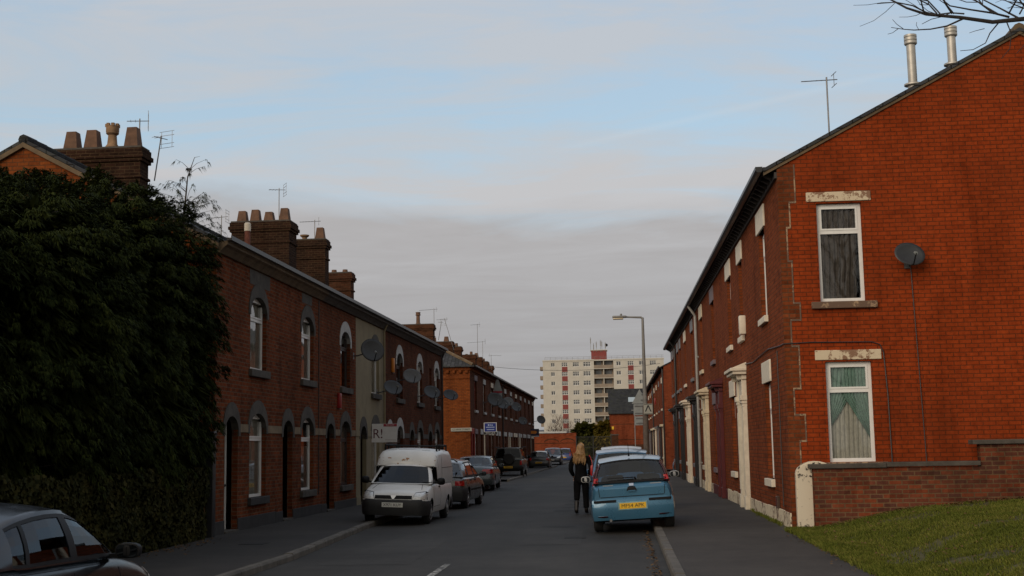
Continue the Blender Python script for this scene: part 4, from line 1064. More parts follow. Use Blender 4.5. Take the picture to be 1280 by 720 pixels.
c.mpatch('tail_light',[(.645,1.065),(.738,1.065),(.628,1.38),(.575,1.38)],'rear',M['redlensD'],off=.020,n=6)
c.plate('rear',.50,'MF54 APK',frame=plain('pale aqua plate recess',(.16,.30,.34),.4))
c.mpatch('reflector',[(.50,.28),(.70,.28),(.70,.325),(.50,.325)],'rear',M['redlensD'],off=.055,n=4)
c.patch('badge',[(-.045,.885),(.045,.885),(.045,.945),(-.045,.945)],'rear',M['chrome'],off=.028,n=2)
c.patch('latch_recess',[(-.10,.79),(.10,.79),(.07,.87),(-.07,.87)],'rear',M['trimblack'],off=.022,n=3); c.patch('latch_lip',[(-.075,.775),(.075,.775),(.075,.80),(-.075,.80)],'rear',P_aqua,off=.035,n=3)
for x,wd in((-.46,.20),(.48,.22)): c.patch('badge',[(x-wd/2,.90),(x+wd/2,.90),(x+wd/2,.918),(x-wd/2,.918)],'rear',M['signback'],off=.006,n=3)
m=MB(); m.bevbox(-.46,.10,-L2+.055,-L2+.075,1.035,1.055,.006); m.tube([(.08,-L2+.06,1.04),(.10,-L2+.10,.985)],.016,6); m.build('wiper',M['trimblack'],c.root)
c.mirrors(.62,1.0,plain('silver mirror shell',(.5,.5,.49),.35),out=.19)
c.aerial(-1.25,.22,.3)
m=MB(); m.tube([(-.45,-L2-.02,.235),(-.45,-L2+.3,.235)],.028,10); m.build('exhaust',M['galv'],c.root)
c.handles((.1,-.75),.82,P_aqua)
# --- cars ahead on the right
P_blue2=paint('mid blue metallic paint',(.06,.14,.25),.25,metal=.3)
S=hatch_spec(L=3.95,W=1.66,H=1.60,xr=.78)
c=Car('parked_car','mid blue car in front of the aqua hatchback, mostly hidden behind it','car',(.0,33.9,.05),R(.5),S,P_blue2,'cars parked along the right kerb')
c.bumper('rear',.24,.66,P_blue2); c.plate('rear',.5,''); c.mpatch('tail_light',[(.58,.86),(.74,.86),(.70,1.02),(.58,1.02)],'rear',M['redlens']); c.mirrors(.7,.98,P_blue2)
P_pale=paint('pale silver paint',(.42,.43,.43),.3,metal=.2)
S=hatch_spec(L=4.2,W=1.72,H=1.72,xr=.80)
c=Car('parked_car','tall pale silver car, farthest ahead in the row of the aqua hatchback','car',(.02,45.0,0),0,S,P_pale,'cars parked along the right kerb')
c.bumper('rear',.24,.66,M['trimgrey']); c.plate('rear',.5,''); c.mpatch('tail_light',[(.6,.82),(.78,.82),(.74,1.12),(.62,1.12)],'rear',M['redlens']); c.mirrors(.7,.98,P_pale)
P_silv=paint('blue grey paint',(.22,.26,.33),.3,metal=.3)
S=hatch_spec(L=4.0,W=1.68,H=1.45)
c=Car('parked_car','silver blue car parked in the side street past the near right terrace','car',(4.35,74.6,0),R(18),S,P_silv)
c.bumper('rear',.24,.66,M['trimgrey']); c.plate('rear',.5,''); c.mpatch('tail_light',[(.58,.80),(.76,.80),(.72,1.04),(.58,1.04)],'rear',M['redlens']); c.mirrors(.7,.98,P_silv)

# --- white van facing us
P_van=None
m_,nt,b_=newmat('white van paint with rust'); n_=noise_tex(nt,wpos(nt),5.5,6,.7); tc=nt.nodes.new('ShaderNodeTexCoord'); sx=nt.nodes.new('ShaderNodeSeparateXYZ'); nt.links.new(tc.outputs['Object'],sx.inputs[0])
# rust spots belong to the front lip of the load roof
zone=mathn(nt,'MULTIPLY',mathn(nt,'MULTIPLY',mathn(nt,'GREATER_THAN',sx.outputs[2],1.42),mathn(nt,'LESS_THAN',sx.outputs[2],1.60)),mathn(nt,'GREATER_THAN',sx.outputs[1],.2))
nr=noise_tex(nt,tc.outputs['Object'],7,3,.6)
rust=mathn(nt,'MULTIPLY',ramp(nt,nr.outputs['Fac'],[(.60,(0,0,0)),(.64,(1,1,1))]),zone)
nd=noise_tex(nt,tc.outputs['Object'],2.5,5,.7)
lowz=mathn(nt,'SUBTRACT',1.0,mathn(nt,'MULTIPLY',sx.outputs[2],.7))
base=mixc(nt,ramp(nt,nd.outputs['Fac'],[(.4,(0,0,0)),(.8,(.35,.35,.35))]),(.72,.72,.70,1),(.45,.43,.40,1))
base=mixc(nt,rust,base,(.30,.14,.04,1)); nt.links.new(base,b_.inputs['Base Color']); b_.inputs['Roughness'].default_value=.4; b_.inputs['Coat Weight'].default_value=.3
P_van=m_
L=4.23;L2=L/2
S=dict(glass=M['glassD'],L=L,W=1.68,H=1.80,r=.29,ax=(L2-.76,-L2+.85),zb=.22,xb=.935,xr=.74,bf=.12,br=.0,crown=.03,bulge=.02,norear=True,seats=False,rf=.22,rr=.04,
   top=[(-L2,.98),(-.2,.98),(L2-1.25,.98),(L2-.95,.93),(L2-.5,.83),(L2-.12,.72),(L2,.58)],
   cols=[(L2-.98,.96,L2-1.62,1.40,0),(L2-1.12,.975,L2-1.66,1.41,1),(L2-1.98,.985,L2-1.95,1.42,0),(L2-2.10,.985,L2-2.0,1.42,0),(-L2+.02,.985,-L2+.02,1.42,0)])
c=Car('parked_van','white panel van with rusty roof lip and black bumper, facing the camera','van',(-5.16,28.62+L2*.93,.03),R(180-1.2),S,P_van,ry=R(-2.2)); c.root.scale=(.93,.93,.93)
# raised load box: a tapered rounded body behind the screen
m=MB(); st=[]
for y,zf,wt,zt in ((L2-1.56,1.385,.70,1.44),(L2-1.62,1.30,.74,1.58),(L2-1.78,1.0,.765,1.74),(L2-2.05,.96,.775,1.80),(-.6,.94,.785,1.83),(-L2+.35,.94,.775,1.81),(-L2+.08,.94,.755,1.74),(-L2-.0,.94,.735,1.6)):
    z0=zf; half=[(.80*1.0,z0),(.815 if z0<1.2 else wt+.03,lerp(z0,zt,.25)),(.80 if z0<1.2 else wt+.02,lerp(z0,zt,.55)),(wt,zt-.14),(wt-.06,zt-.05),(wt-.16,zt-.01),(wt*.4,zt+.015),(0,zt+.02)]
    st.append([(x,y,z) for x,z in half]+[(-x,y,z) for x,z in reversed(half[:-1])])
K=len(st[0]); vs=[p for r in st for p in r]
m.add(vs,[(i*K+k,i*K+k+1,(i+1)*K+k+1,(i+1)*K+k) for i in range(len(st)-1) for k in range(K-1)]+[tuple(range(K)),tuple((len(st)-1)*K+k for k in reversed(range(K)))])
o=m.build('load_box',P_van,c.root); bm=bmesh.new(); bm.from_mesh(o.data); bmesh.ops.recalc_face_normals(bm,faces=bm.faces); bm.to_mesh(o.data); bm.free()
o.data.polygons.foreach_set('use_smooth',[True]*len(o.data.polygons)); o.data.set_sharp_from_angle(angle=R(40))
bmq=bmesh.new(); bmq.from_mesh(o.data); keep=c.bvh; c.bvh=BVHTree.FromBMesh(bmq)
for a,b in (((L2-1.80,1.72),(L2-1.80,1.3)),((-.2,1.35),(-1.95,1.35)),((-.25,1.02),(-.25,1.68))): c.line('panel_seam',a,b,'left',.014); c.line('panel_seam',a,b,'right',.014)
c.line('roof_seam',(-.72,L2-1.98),(.72,L2-1.98),'top',.018); c.bvh=keep; bmq.free()
m=MB()
for y in(L2-2.2,-.5,-L2+.5): m.tube([(-.68,y,1.90),(.68,y,1.90)],.018,8); m.box(-.70,-.66,y-.02,y+.02,1.76,1.92); m.box(.66,.70,y-.02,y+.02,1.76,1.92)
for x in(-.68,.68): m.tube([(x,L2-2.2,1.93),(x,-L2+.5,1.93)],.014,6)
m.build('roof_rack',M['trimblack'],c.root)
c.bumper('front',.22,.60,M['trimgrey'],out=.05,wrap=.55); c.bumper('rear',.24,.56,M['trimgrey'])
c.plate('front',.475,'X971 KUY',tilt=R(0))
c.mpatch('headlight',[(.47,.605),(.80,.615),(.78,.80),(.53,.765)],'front',M['headlens'],off=.02,n=6)
c.mpatch('headlight_surround',[(.46,.595),(.81,.605),(.79,.81),(.52,.775)],'front',M['trimblack'],off=.008,n=6)
c.patch('grille',[(-.46,.615),(.46,.615),(.46,.70),(-.46,.70)],'front',M['trimblack'],off=.012,n=8)
c.patch('badge',[(-.02,.615),(.02,.615),(.07,.70),(-.07,.70)],'front',M['chrome'],off=.028,n=2)
c.mirrors(L2-1.25,1.03,M['trimblack'],out=.19,size=(.095,.09))
for x in(-.5,.05):
    m=MB(); m.tube([(x+.1,L2-.98,.985),(x-.42,L2-1.02,1.02)],.009,6); m.build('wiper',M['trimblack'],c.root)
c.line('bonnet_gap',(-.62,L2-.5),(-.55,L2-.98),'top',.012); c.line('bonnet_gap',(.62,L2-.5),(.55,L2-.98),'top',.012)
for a,b in (((L2-1.05,.40),(L2-1.12,.95)),((-.02,.40),(-.02,.98)),((L2-1.05,.40),(-.02,.40))): c.line('door_gap',a,b,'left',.010); c.line('door_gap',a,b,'right',.010)
c.handles((.12,),.86,M['trimblack'])
m=MB(); m.bevbox(-.6,.6,.35,.5,.7,1.12,.05); m.bevbox(-.55,-.25,.3,.42,1.1,1.3,.03); m.bevbox(.25,.55,.3,.42,1.1,1.3,.03); m.build('seat',M['seat'],c.root)
m=MB(); m.box(-.74,.74,.12,.14,.6,1.4); m.build('bulkhead',M['cabin'],c.root)
m=MB(); m.bevbox(-.62,-.50,L2-1.30,L2-1.28,1.02,1.07,.004); m.build('tax_disc',M['signwhite'],c.root)

# --- dark grey hatchback behind the van, open-tail side on
P_grey=paint('dark pewter paint',(.075,.07,.065),.22,metal=.35)
L=4.05;L2=L/2
S=dict(L=L,W=1.69,H=1.41,r=.29,ax=(L2-.80,-L2+.74),xb=.93,xr=.70,crown=.04,br=.08,
   top=[(-L2,.84),(-L2+.25,.90),(-.3,.90),(L2-1.2,.90),(L2-.9,.86),(L2-.45,.78),(L2-.1,.66),(L2,.56)],
   cols=[(L2-1.10,.88,L2-1.80,1.31,0),(L2-1.25,.89,L2-1.88,1.33,1),(L2-2.02,.90,L2-2.12,1.36,0),(L2-2.12,.90,L2-2.20,1.36,2),(-L2+.95,.91,-L2+1.12,1.34,0),(-L2+.82,.92,-L2+1.02,1.34,3),(-L2+.5,.94,-L2+.84,1.30,0),(-L2+.14,.91,-L2+.62,1.28,0)])
cx=-4.37-.83
c=Car('parked_car','dark pewter hatchback parked right behind the white van, tail towards us','car',(cx,35.95+L2,.02),R(-2.6),S,P_grey,'cars parked along the left kerb',ry=R(1.5))
c.bumper('rear',.24,.62,M['trimgrey'],out=.05); c.bumper('front',.22,.56,M['trimgrey'])
c.mpatch('tail_light',[(.56,.665),(.80,.665),(.80,.79),(.56,.79)],'rear',M['redlens'],n=6); c.mpatch('tail_light',[(-L2+.0,.66),(-L2+.16,.66),(-L2+.16,.80),(-L2+.0,.80)],'right',M['redlens'],n=4)
c.plate('rear',.74,'',y=-L2-.03); c.mirrors(.62,.95,M['trimblack']); c.handles((-.05,-.85),.78,M['trimblack'])
for a in ((.02),(-.9)): c.line('door_gap',(a,.3),(a+.03,.9),'right'); c.line('door_gap',(a,.3),(a+.03,.9),'left')
c.mpatch('rub_strip',[(-L2+.5,.50),(L2-1.2,.50),(L2-1.2,.555),(-L2+.5,.555)],'right',M['trimblack'],off=.016,n=10)
m=MB(); m.tube([(-.55,-L2+.35,1.33),(-.5,-L2+.1,1.40),(0,-L2+.0,1.42),(.5,-L2+.1,1.40),(.55,-L2+.35,1.33)],.022,8); m.build('spoiler',P_grey,c.root)

# --- dark teal saloon
P_teal=paint('dark teal paint',(.06,.075,.08),.22,metal=.3)
L=4.35;L2=L/2
def saloon(L,W=1.70,H=1.40):
    L2=L/2
    return dict(L=L,W=W,H=H,r=.30,ax=(L2-.85,-L2+.92),xb=.92,xr=.71,crown=.045,br=.10,
     top=[(-L2,.82),(-L2+.2,.93),(-L2+.7,.95),(-.3,.92),(L2-1.3,.91),(L2-1,.87),(L2-.45,.78),(L2-.1,.66),(L2,.56)],
     cols=[(L2-1.2,.90,L2-1.95,1.30,0),(L2-1.35,.905,L2-2.02,1.33,1),(L2-2.1,.92,L2-2.2,1.355,0),(L2-2.2,.92,L2-2.28,1.355,2),(-L2+1.2,.94,-L2+1.35,1.335,0),(-L2+1.1,.945,-L2+1.28,1.33,3),(-L2+.82,.95,-L2+1.1,1.31,0),(-L2+.55,.95,-L2+1.0,1.30,0)])
c=Car('parked_car','dark teal saloon with wide red tail lights, behind the pewter hatchback','car',(-6.0,50.9+L2,.02),R(.8),saloon(L),P_teal,'cars parked along the left kerb')
c.bumper('rear',.24,.62,P_teal,out=.05); c.mpatch('tail_light',[(.36,.68),(.80,.68),(.79,.86),(.42,.86)],'rear',M['redlens'],n=6); c.mpatch('tail_light',[(-L2,.68),(-L2+.2,.70),(-L2+.2,.84),(-L2,.86)],'right',M['redlens'],n=4)
c.plate('rear',.52,''); c.mirrors(.7,.97,P_teal); c.handles((.0,-.85),.82,P_teal)
# open tailgate seen as a thin dark arc between van and houses
# --- black off-road car with a spare wheel
P_blk=paint('black green paint',(.022,.026,.024),.3,metal=.1)
L=3.95;L2=L/2
S=dict(L=L,W=1.74,H=1.78,r=.36,ax=(L2-.75,-L2+.70),zb=.36,xb=.93,xr=.78,crown=.03,br=.03,bf=.06,rf=.08,rr=.05,spokes=5,glass=M['glassD'],
  top=[(-L2,1.08),(-.3,1.09),(L2-1.25,1.09),(L2-1.0,1.07),(L2-.3,1.0),(L2,.85)],
  cols=[(L2-1.2,1.08,L2-1.65,1.66,0),(L2-1.3,1.09,L2-1.72,1.69,1),(L2-2.1,1.09,L2-2.15,1.72,0),(L2-2.2,1.09,L2-2.25,1.72,2),(-L2+.35,1.09,-L2+.42,1.70,0),(-L2+.05,1.07,-L2+.17,1.68,0)])
c=Car('parked_car','black off-road car with covered spare wheel on its back door','car',(-6.55,73.9+L2,0),0,S,P_blk,'cars parked along the left kerb')
c.bumper('rear',.42,.66,M['trimblack'],out=.10); c.plate('rear',.60,'',y=-L2-.13)
m=MB(); m.lathe([(.02,-.20),(.30,-.20),(.345,-.15),(.345,.0),(.3,.02)],28,(.05,-L2-.01,1.08),'y'); m.build('spare_wheel_cover',M['tyre'],c.root,smooth=40)
c.mpatch('tail_light',[(.68,.72),(.80,.72),(.80,.98),(.68,.98)],'rear',M['redlens']); c.mirrors(.7,1.18,M['trimblack'],size=(.11,.09))
c.patch('rear_sticker',[(-.3,1.62),(.3,1.62),(.3,1.66),(-.3,1.66)],'rear',M['boardgrey'],n=3)
m=MB(); m.box(-.82,-.78,-1.6,1.0,1.72,1.80); m.box(.78,.82,-1.6,1.0,1.72,1.80); m.build('roof_rails',M['trimblack'],c.root)
# --- black hatch, dark SUV and blue car farther on
P_b5=paint('black paint',(.018,.019,.021),.25)
L=3.9;L2=L/2
c=Car('parked_car','black hatchback with yellow rear plate, parked beyond the off-road car','car',(-6.5,100.8+L2,0),0,hatch_spec(L=L,W=1.68,H=1.45),P_b5,'cars parked along the left kerb')
c.bumper('rear',.24,.62,P_b5); c.plate('rear',.52,''); c.mpatch('tail_light',[(.58,.70),(.78,.70),(.76,.90),(.6,.90)],'rear',M['redlens']); c.mirrors(.7,.97,P_b5)
P_s6=paint('dark slate paint',(.028,.034,.040),.25)
L=4.4;L2=L/2
S=dict(L=L,W=1.80,H=1.66,r=.34,ax=(L2-.88,-L2+.88),zb=.28,xb=.93,xr=.76,top=[(-L2,1.0),(-.3,1.02),(L2-1.3,1.0),(L2-1,.97),(L2-.3,.86),(L2,.7)],
  cols=[(L2-1.15,1.0,L2-1.85,1.56,0),(L2-1.3,1.0,L2-1.92,1.58,1),(L2-2.2,1.02,L2-2.3,1.61,0),(L2-2.3,1.02,L2-2.4,1.61,2),(-L2+.5,1.04,-L2+.7,1.58,0),(-L2+.08,1.0,-L2+.35,1.55,0)])
c=Car('parked_car','dark slate off-roader facing the camera beyond the black hatchback','car',(-6.6,121.5+L2,0),R(180),S,P_s6,'cars parked along the left kerb')
c.bumper('front',.28,.64,P_s6); c.mpatch('headlight',[(.50,.68),(.84,.70),(.82,.86),(.54,.80)],'front',M['headlens']); c.patch('grille',[(-.42,.66),(.42,.66),(.42,.80),(-.42,.80)],'front',M['trimblack'],n=6); c.plate('front',.5,''); c.mirrors(.9,1.08,P_s6)
P_b7=paint('deep blue paint',(.018,.035,.13),.25)
L=4.1;L2=L/2
c=Car('parked_car','deep blue hatchback at the far end of the left kerb','car',(-6.55,147+L2,0),0,hatch_spec(L=L,W=1.72,H=1.60,xr=.78),P_b7,'cars parked along the left kerb')
c.bumper('rear',.24,.62,P_b7); c.mpatch('tail_light',[(.62,.72),(.80,.72),(.76,1.1),(.64,1.1)],'rear',M['redlens']); c.plate('rear',.52,'')

# --- dark blue-black hatchback cut by the lower left corner of the view
P_fg=paint('blue black paint',(.010,.011,.014),.12,metal=.0,dirt=.08)
L=3.62;L2=L/2
y0=9.3
W=1.64
pb=P_fg.node_tree.nodes['Principled BSDF']; pb.inputs['Coat Weight'].default_value=0; pb.inputs['Specular IOR Level'].default_value=.3
S=dict(glass=M['glassF'],L=L,W=W,H=1.37,r=.29,ax=(L2-.72,-L2+.55),xb=.945,xr=.70,crown=.055,bulge=.035,bf=.10,seatpos=[(-.05,(-.36,.36)),(-.85,(-.38,.38))],round=.6,
  top=[(-L2,.88),(-L2+.3,.97),(-.7,.95),(0,.93),(.5,.915),(.75,.90),(1.0,.875),(L2-.45,.80),(L2-.12,.68),(L2,.54)],
  cols=[(.76,.905,.34,1.235,0),(.69,.91,.27,1.255,1),(.50,.915,.215,1.272,1),(.28,.92,.16,1.288,1),(.02,.925,.10,1.303,0),(-.10,.93,-.01,1.312,2),(-.33,.935,-.20,1.315,2),(-.56,.94,-.40,1.305,2),(-.76,.945,-.58,1.285,0),(-.82,.947,-.63,1.278,3),(-.94,.955,-.72,1.262,3),(-1.02,.965,-.82,1.24,0),(-1.3,.97,-1.05,1.195,0),(-1.66,.95,-1.30,1.13,0)])
c=Car('parked_car','blue black hatchback at the left kerb, nearest the camera beside the ivy','car',(-4.05-W/2,y0,.0),R(0),S,P_fg,'cars parked along the left kerb',ry=R(1.2))
c.bumper('rear',.24,.62,P_fg); c.bumper('front',.22,.56,P_fg)
c.mirrors(.64,.965,M['trimblack'],out=.15,size=(.10,.06)); c.handles((.0,-.78),.78,P_fg)
c.line('door_gap',(-.04,.35),(-.05,.92),'right',.008); c.line('door_gap',(.80,.35),(.78,.89),'right',.008); c.line('door_gap',(-1.0,.5),(-.92,.94),'right',.008)
c.mpatch('headlight',[(.46,.60),(.76,.62),(.72,.78),(.50,.73)],'front',M['headlens']); c.mpatch('tail_light',[(.58,.70),(.78,.70),(.74,.95),(.6,.95)],'rear',M['redlens']); c.plate('rear',.52,'')
c.line('waist_trim',(.66,.902),(-.85,.935),'right',.016); 
m=MB(); m.lathe([(.19,-.015),(.20,0),(.19,.015),(.175,0),(.19,-.015)],20,(.36,.38,.90),'y'); o=m.build('steering_wheel',M['cabin'],c.root)

# ------------------------------------------------------------------ right: low wall, post, bank, grass
def zbank(x,y):
    e=3.12
    t=max(0,min(1,(x-e)/2.7)); s=t*t*(3-2*t)
    near=max(0,min(1,(y-6)/12))
    return .10+(.40*s+max(0,x-e-2.7)*.075)*(.55+.45*near)+.02*noise.noise(Vector((x*1.3,y*1.3,0)))*t
mb=MB(); nx,ny=30,60
P=[[(lerp(3.12,16,(i/nx)**1.4),lerp(-10,24.5,j/ny)) for i in range(nx+1)] for j in range(ny+1)]
for j in range(ny):
    for i in range(nx):
        mb.quad(*[(a,b,zbank(a,b)) for a,b in (P[j][i],P[j][i+1],P[j+1][i+1],P[j+1][i])])
tag(weld(mb.build('grass_bank',M['turf'],smooth=80)),kind='structure')
rnd=random.Random(21); mb=MB()
def blades(n,xf,yf,hr):
    for _ in range(n):
        x,y=xf(),yf(); 
        if noise.noise(Vector((x*.9,y*.9,4)))<-.22 and rnd.random()<.8: continue
        z=zbank(x,y) if x>3.1 else .10
        for k in range(rnd.randint(2,4)):
            a=rnd.uniform(0,6.28); h=rnd.uniform(*hr); l=rnd.uniform(.2,.9)*h; bx,by=x+rnd.uniform(-.04,.04),y+rnd.uniform(-.04,.04); ww=rnd.uniform(.003,.007)
            c,s_=math.cos(a),math.sin(a)
            mb.add([(bx-s_*ww,by+c*ww,z-.01),(bx+s_*ww,by-c*ww,z-.01),(bx+c*l*.4+s_*ww*.7,by+s_*l*.4-c*ww*.7,z+h*.65),(bx+c*l,by+s_*l,z+h)],[(0,1,2,3)])
blades(42000,lambda:3.1+5.5*rnd.random()**1.25,lambda:rnd.uniform(13.5,24.2),(.02,.06))
blades(3600,lambda:3.0+.35*rnd.random()-.10*max(0,noise.noise(Vector((0,rnd.random()*20,3)))),lambda:rnd.uniform(13,24.0),(.04,.10))
blades(170,lambda:3.14-abs(rnd.gauss(0,.05)),lambda:rnd.uniform(24.9,31),(.03,.09))
tag(mb.build('grass',M['grassb']),'short rough green grass on the bank','grass',kind='stuff')
mb=MB()
for _ in range(1500):
    if rnd.random()<.62: x=rnd.uniform(3.6,9); y=24.22-abs(rnd.gauss(0,.28)); z=zbank(x,y)+.035
    elif rnd.random()<.5: x=3.05+rnd.gauss(0,.12); y=rnd.uniform(13,24); z=max(.105,zbank(x,y)+.02)
    else: x=.50+abs(rnd.gauss(0,.07))*-1; y=rnd.uniform(13,26); z=.012
    r_=rnd.uniform(.015,.04); a=rnd.uniform(0,6.28); t=rnd.uniform(-.6,.6); c,s_=math.cos(a)*r_,math.sin(a)*r_
    mb.add([(x-c,y-s_,z-t*.01),(x+s_*.6,y-c*.6,z+.006),(x+c,y+s_,z+abs(t)*.03),(x-s_*.6,y+c*.6,z+.012)],[(0,1,2,3)])
for _ in range(420):
    x=rnd.uniform(3.2,8); y=rnd.uniform(14,24); z=zbank(x,y)+.06; r_=rnd.uniform(.015,.04); a=rnd.uniform(0,6.28); c,s_=math.cos(a)*r_,math.sin(a)*r_
    mb.add([(x-c,y-s_,z),(x+s_*.6,y-c*.6,z+.01),(x+c,y+s_,z+.02),(x-s_*.6,y+c*.6,z+.006)],[(0,1,2,3)])
for _ in range(260):
    x=-7.75+abs(rnd.gauss(0,.25)); y=rnd.uniform(13,23.6); r_=rnd.uniform(.02,.045); a=rnd.uniform(0,6.28); c,s_=math.cos(a)*r_,math.sin(a)*r_; z=.108
    mb.add([(x-c,y-s_,z),(x+s_*.6,y-c*.6,z+.01),(x+c,y+s_,z+.02),(x-s_*.6,y+c*.6,z+.006)],[(0,1,2,3)])
tag(mb.build('leaves',M['leaf']),'dead brown leaves drifted along wall and kerb','leaves',kind='stuff')
o=thing('garden_wall','low dark brick wall with stepped grey coping on the grass bank','wall',(0,0,0))
mb=MB(); mb.box(3.57,6.62,24.12,24.34,-.05,1.22); mb.box(6.62,12.5,24.12,24.34,-.05,1.62); mb.build('wall',M['bWall'],o)
mb=MB()
for a,b,z in((3.50,4.9,1.22),(4.905,6.60,1.235),(6.48,8.4,1.62),(8.405,10.4,1.63),(10.405,12.5,1.64)): mb.bevbox(a,b,24.06,24.40,z,z+.085,.012)
mb.build('coping',M['stoneL'],o)
o=thing('gate_post','white painted round topped stone post with black chips, at the wall end','post',(3.30,24.365,0))
mb=MB(); pts=[(-.02,0,0),(.70,0,0),(.70,0,1.12)]+[(.34+.36*math.cos(a),0,1.12+.24*math.sin(a)) for a in [math.pi*k/12 for k in range(1,12)]]+[(-.02,0,1.12)]
mb.prism(pts,(0,.20,0)); ob=mb.build('post',chipped('chipped white post paint',(.62,.55,.43),(.02,.018,.016),.60,8),o)
bmx=bmesh.new(); bmx.from_mesh(ob.data); bmesh.ops.bevel(bmx,geom=[e for e in bmx.edges if e.calc_face_angle(0)>1.2],offset=.025,segments=2,affect='EDGES'); bmx.to_mesh(ob.data); bmx.free()

# ------------------------------------------------------------------ satellite dishes
def dish(label,loc,az,r=.33,flat=.92,arm=(0,0,0),mat='mesh',tilt=18,group=None):
    """arm: vector from dish centre back to the wall, world"""
    o=thing('satellite_dish',label,'satellite dish',loc,0,group)
    aim=Vector((math.sin(R(az)),math.cos(R(az)),math.tan(R(tilt)))).normalized(); q=aim.to_track_quat('Z','Y')
    mb=MB(); n=28; rg=[]
    for k in range(6):
        f=k/5; rg.append([q@Vector((r*f*math.cos(2*math.pi*i/n),flat*r*f*math.sin(2*math.pi*i/n),.16*r*f*f)) for i in range(n)])
    for off in(0,-.012):
        b=len(mb.v); v=[p+aim*off for g in rg for p in g]
        mb.add(v,[(k*n+i,k*n+(i+1)%n,(k+1)*n+(i+1)%n,(k+1)*n+i) for k in range(5) for i in range(n)])
    mb.add([rg[5][i] for i in range(n)]+[rg[5][i]-aim*.012 for i in range(n)],[(i,(i+1)%n,n+(i+1)%n,n+i) for i in range(n)])
    weld(mb.build('reflector',M[mat],o,smooth=60))
    mb=MB(); low=q@Vector((0,-flat*r,.14*r)); foc=q@Vector((0,-flat*r*.55,r*.95))
    if (low.z>0): low=q@Vector((0,flat*r,.14*r)); foc=q@Vector((0,flat*r*.55,r*.95))
    mb.tube([low*.9-aim*.03,low+aim*.05,foc],.013,6); mb.build('feed_arm',M['trimblack'],o)
    mb=MB(); mb.tube([foc,foc-(foc-aim*.12)*.28],[.032,.026],10); mb.build('receiver',M['signback'],o,smooth=40)
    mb=MB(); a=Vector(arm); mb.tube([-aim*.03,-aim*.10+a*.1,a*.75+Vector((0,0,-.12)),a+Vector((0,0,-.12))],.02,8); d_=a.normalized()*.02 if a.length else Vector((0,.02,0))
    mb.box(a.x-(.01 if abs(a.x)>abs(a.y) else .06),a.x+(.01 if abs(a.x)>abs(a.y) else .06),a.y-(.06 if abs(a.x)>abs(a.y) else .01),a.y+(.06 if abs(a.x)>abs(a.y) else .01),-.22,-.02)
    mb.build('bracket',M['galv'],o); return o
DG='satellite dishes on the left terraces'
dish('round black mesh dish on the big red gable wall',(5.58,24.32,5.22),168,.30,.84,(.02,.26,0),'mesh',24)
dish('largest dark mesh dish, standing out from the buff rendered house',(-7.22,36.6,4.62),150,.36,1,(-.62,.3,.0),'mesh',18,DG)
dish('tilted dark dish low on the wall just beyond the buff rendered house',(-7.25,40.1,3.68),140,.34,.8,(-.55,.2,0),'mesh',30,DG)
dish('paler dish above its neighbours, under the pale painted window arches',(-7.20,43.6,4.24),150,.34,.85,(-.57,.2,0),'meshgrey',26,DG)
dish('dark dish beside the last white window of the near left terrace',(-7.15,47.9,3.86),140,.36,.8,(-.58,.2,0),'mesh',30,DG)
dish('dark dish on a long arm at the corner of the near left terrace',(-7.10,52.9,3.95),140,.36,.75,(-.58,.3,0),'mesh',32,DG)
dish('biggest dish on the far left terrace, nearest of its cluster',(-7.15,72.5,4.48),150,.50,.85,(-.7,.3,0),'mesh',22,DG)
dish('dish close behind the biggest one on the far left terrace',(-7.15,76.9,4.38),140,.46,.8,(-.66,.3,0),'mesh',26,DG)
dish('dark dish beyond the pointed grey board on the far left terrace',(-7.12,87,4.5),140,.42,.85,(-.66,.3,0),'mesh',26,DG)
dish('pale grey dish on the upper wall of the far left terrace',(-7.2,82,4.7),150,.36,.9,(-.62,.3,0),'meshgrey',26,DG)
dish('low dark dish midway along the far left terrace',(-7.1,92.5,3.65),150,.36,.9,(-.66,.3,0),'mesh',26,DG)
dish('last dish, at the far end of the far left terrace against the sky',(-7.0,112.6,4.15),150,.42,.95,(-.7,.3,0),'mesh',22,DG)

# ------------------------------------------------------------------ aerials
def aerial(label,base,h,az=180,l=.9,kind='yagi',lean=0,group='rooftop aerials',ew=.13):
    o=thing('tv_aerial',label,'aerial',base,0,group)
    top=Vector((lean*h,0,h))
    mb=MB(); mb.tube([(0,0,-.35),top],.016,6); mb.build('mast',M['galv'],o)
    mb=MB(); d=Vector((math.sin(R(az)),math.cos(R(az)),-.06)).normalized(); s_=d.cross(Vector((0,0,1))).normalized(); c=top-Vector((0,0,.06))
    mb.tube([c-d*.22,c+d*l],.010,5)
    k=.1
    while k<l: 
        p=c+d*k; w=ew-.03*k/l*ew/.13; mb.tube([p-s_*w,p+s_*w],.005,4); k+=.11
    if kind=='grid':
        for t in(-.16,.16): mb.tube([c-d*.2+s_*t+Vector((0,0,-.2)),c-d*.2+s_*t+Vector((0,0,.2))],.006,4)
        for t in(-.2,-.1,.1,.2): mb.tube([c-d*.2-s_*.22+Vector((0,0,t)),c-d*.2+s_*.22+Vector((0,0,t))],.006,4)
    else:
        for t in(-.12,.12): mb.tube([c-d*.15-s_*.16+Vector((0,0,t)),c-d*.15+s_*.16+Vector((0,0,t))],.007,4)
        mb.tube([c-d*.15+Vector((0,0,-.13)),c-d*.15+Vector((0,0,.13))],.007,4)
    mb.build('antenna',M['galv'],o); return o
aerial('short aerial behind the tall clay pots of the nearest left chimney',(-11.42,29.0,9.05),.75,250,.30,'grid')
aerial('small leaning aerial on a bracket at the side of the nearest left chimney',(-10.95,28.8,8.55),.75,200,.25,'grid',.2)
aerial('tallest chimney aerial, beside the four pots of the second chimney',(-11.25,41.0,9.3),1.25,240,.35,'grid')
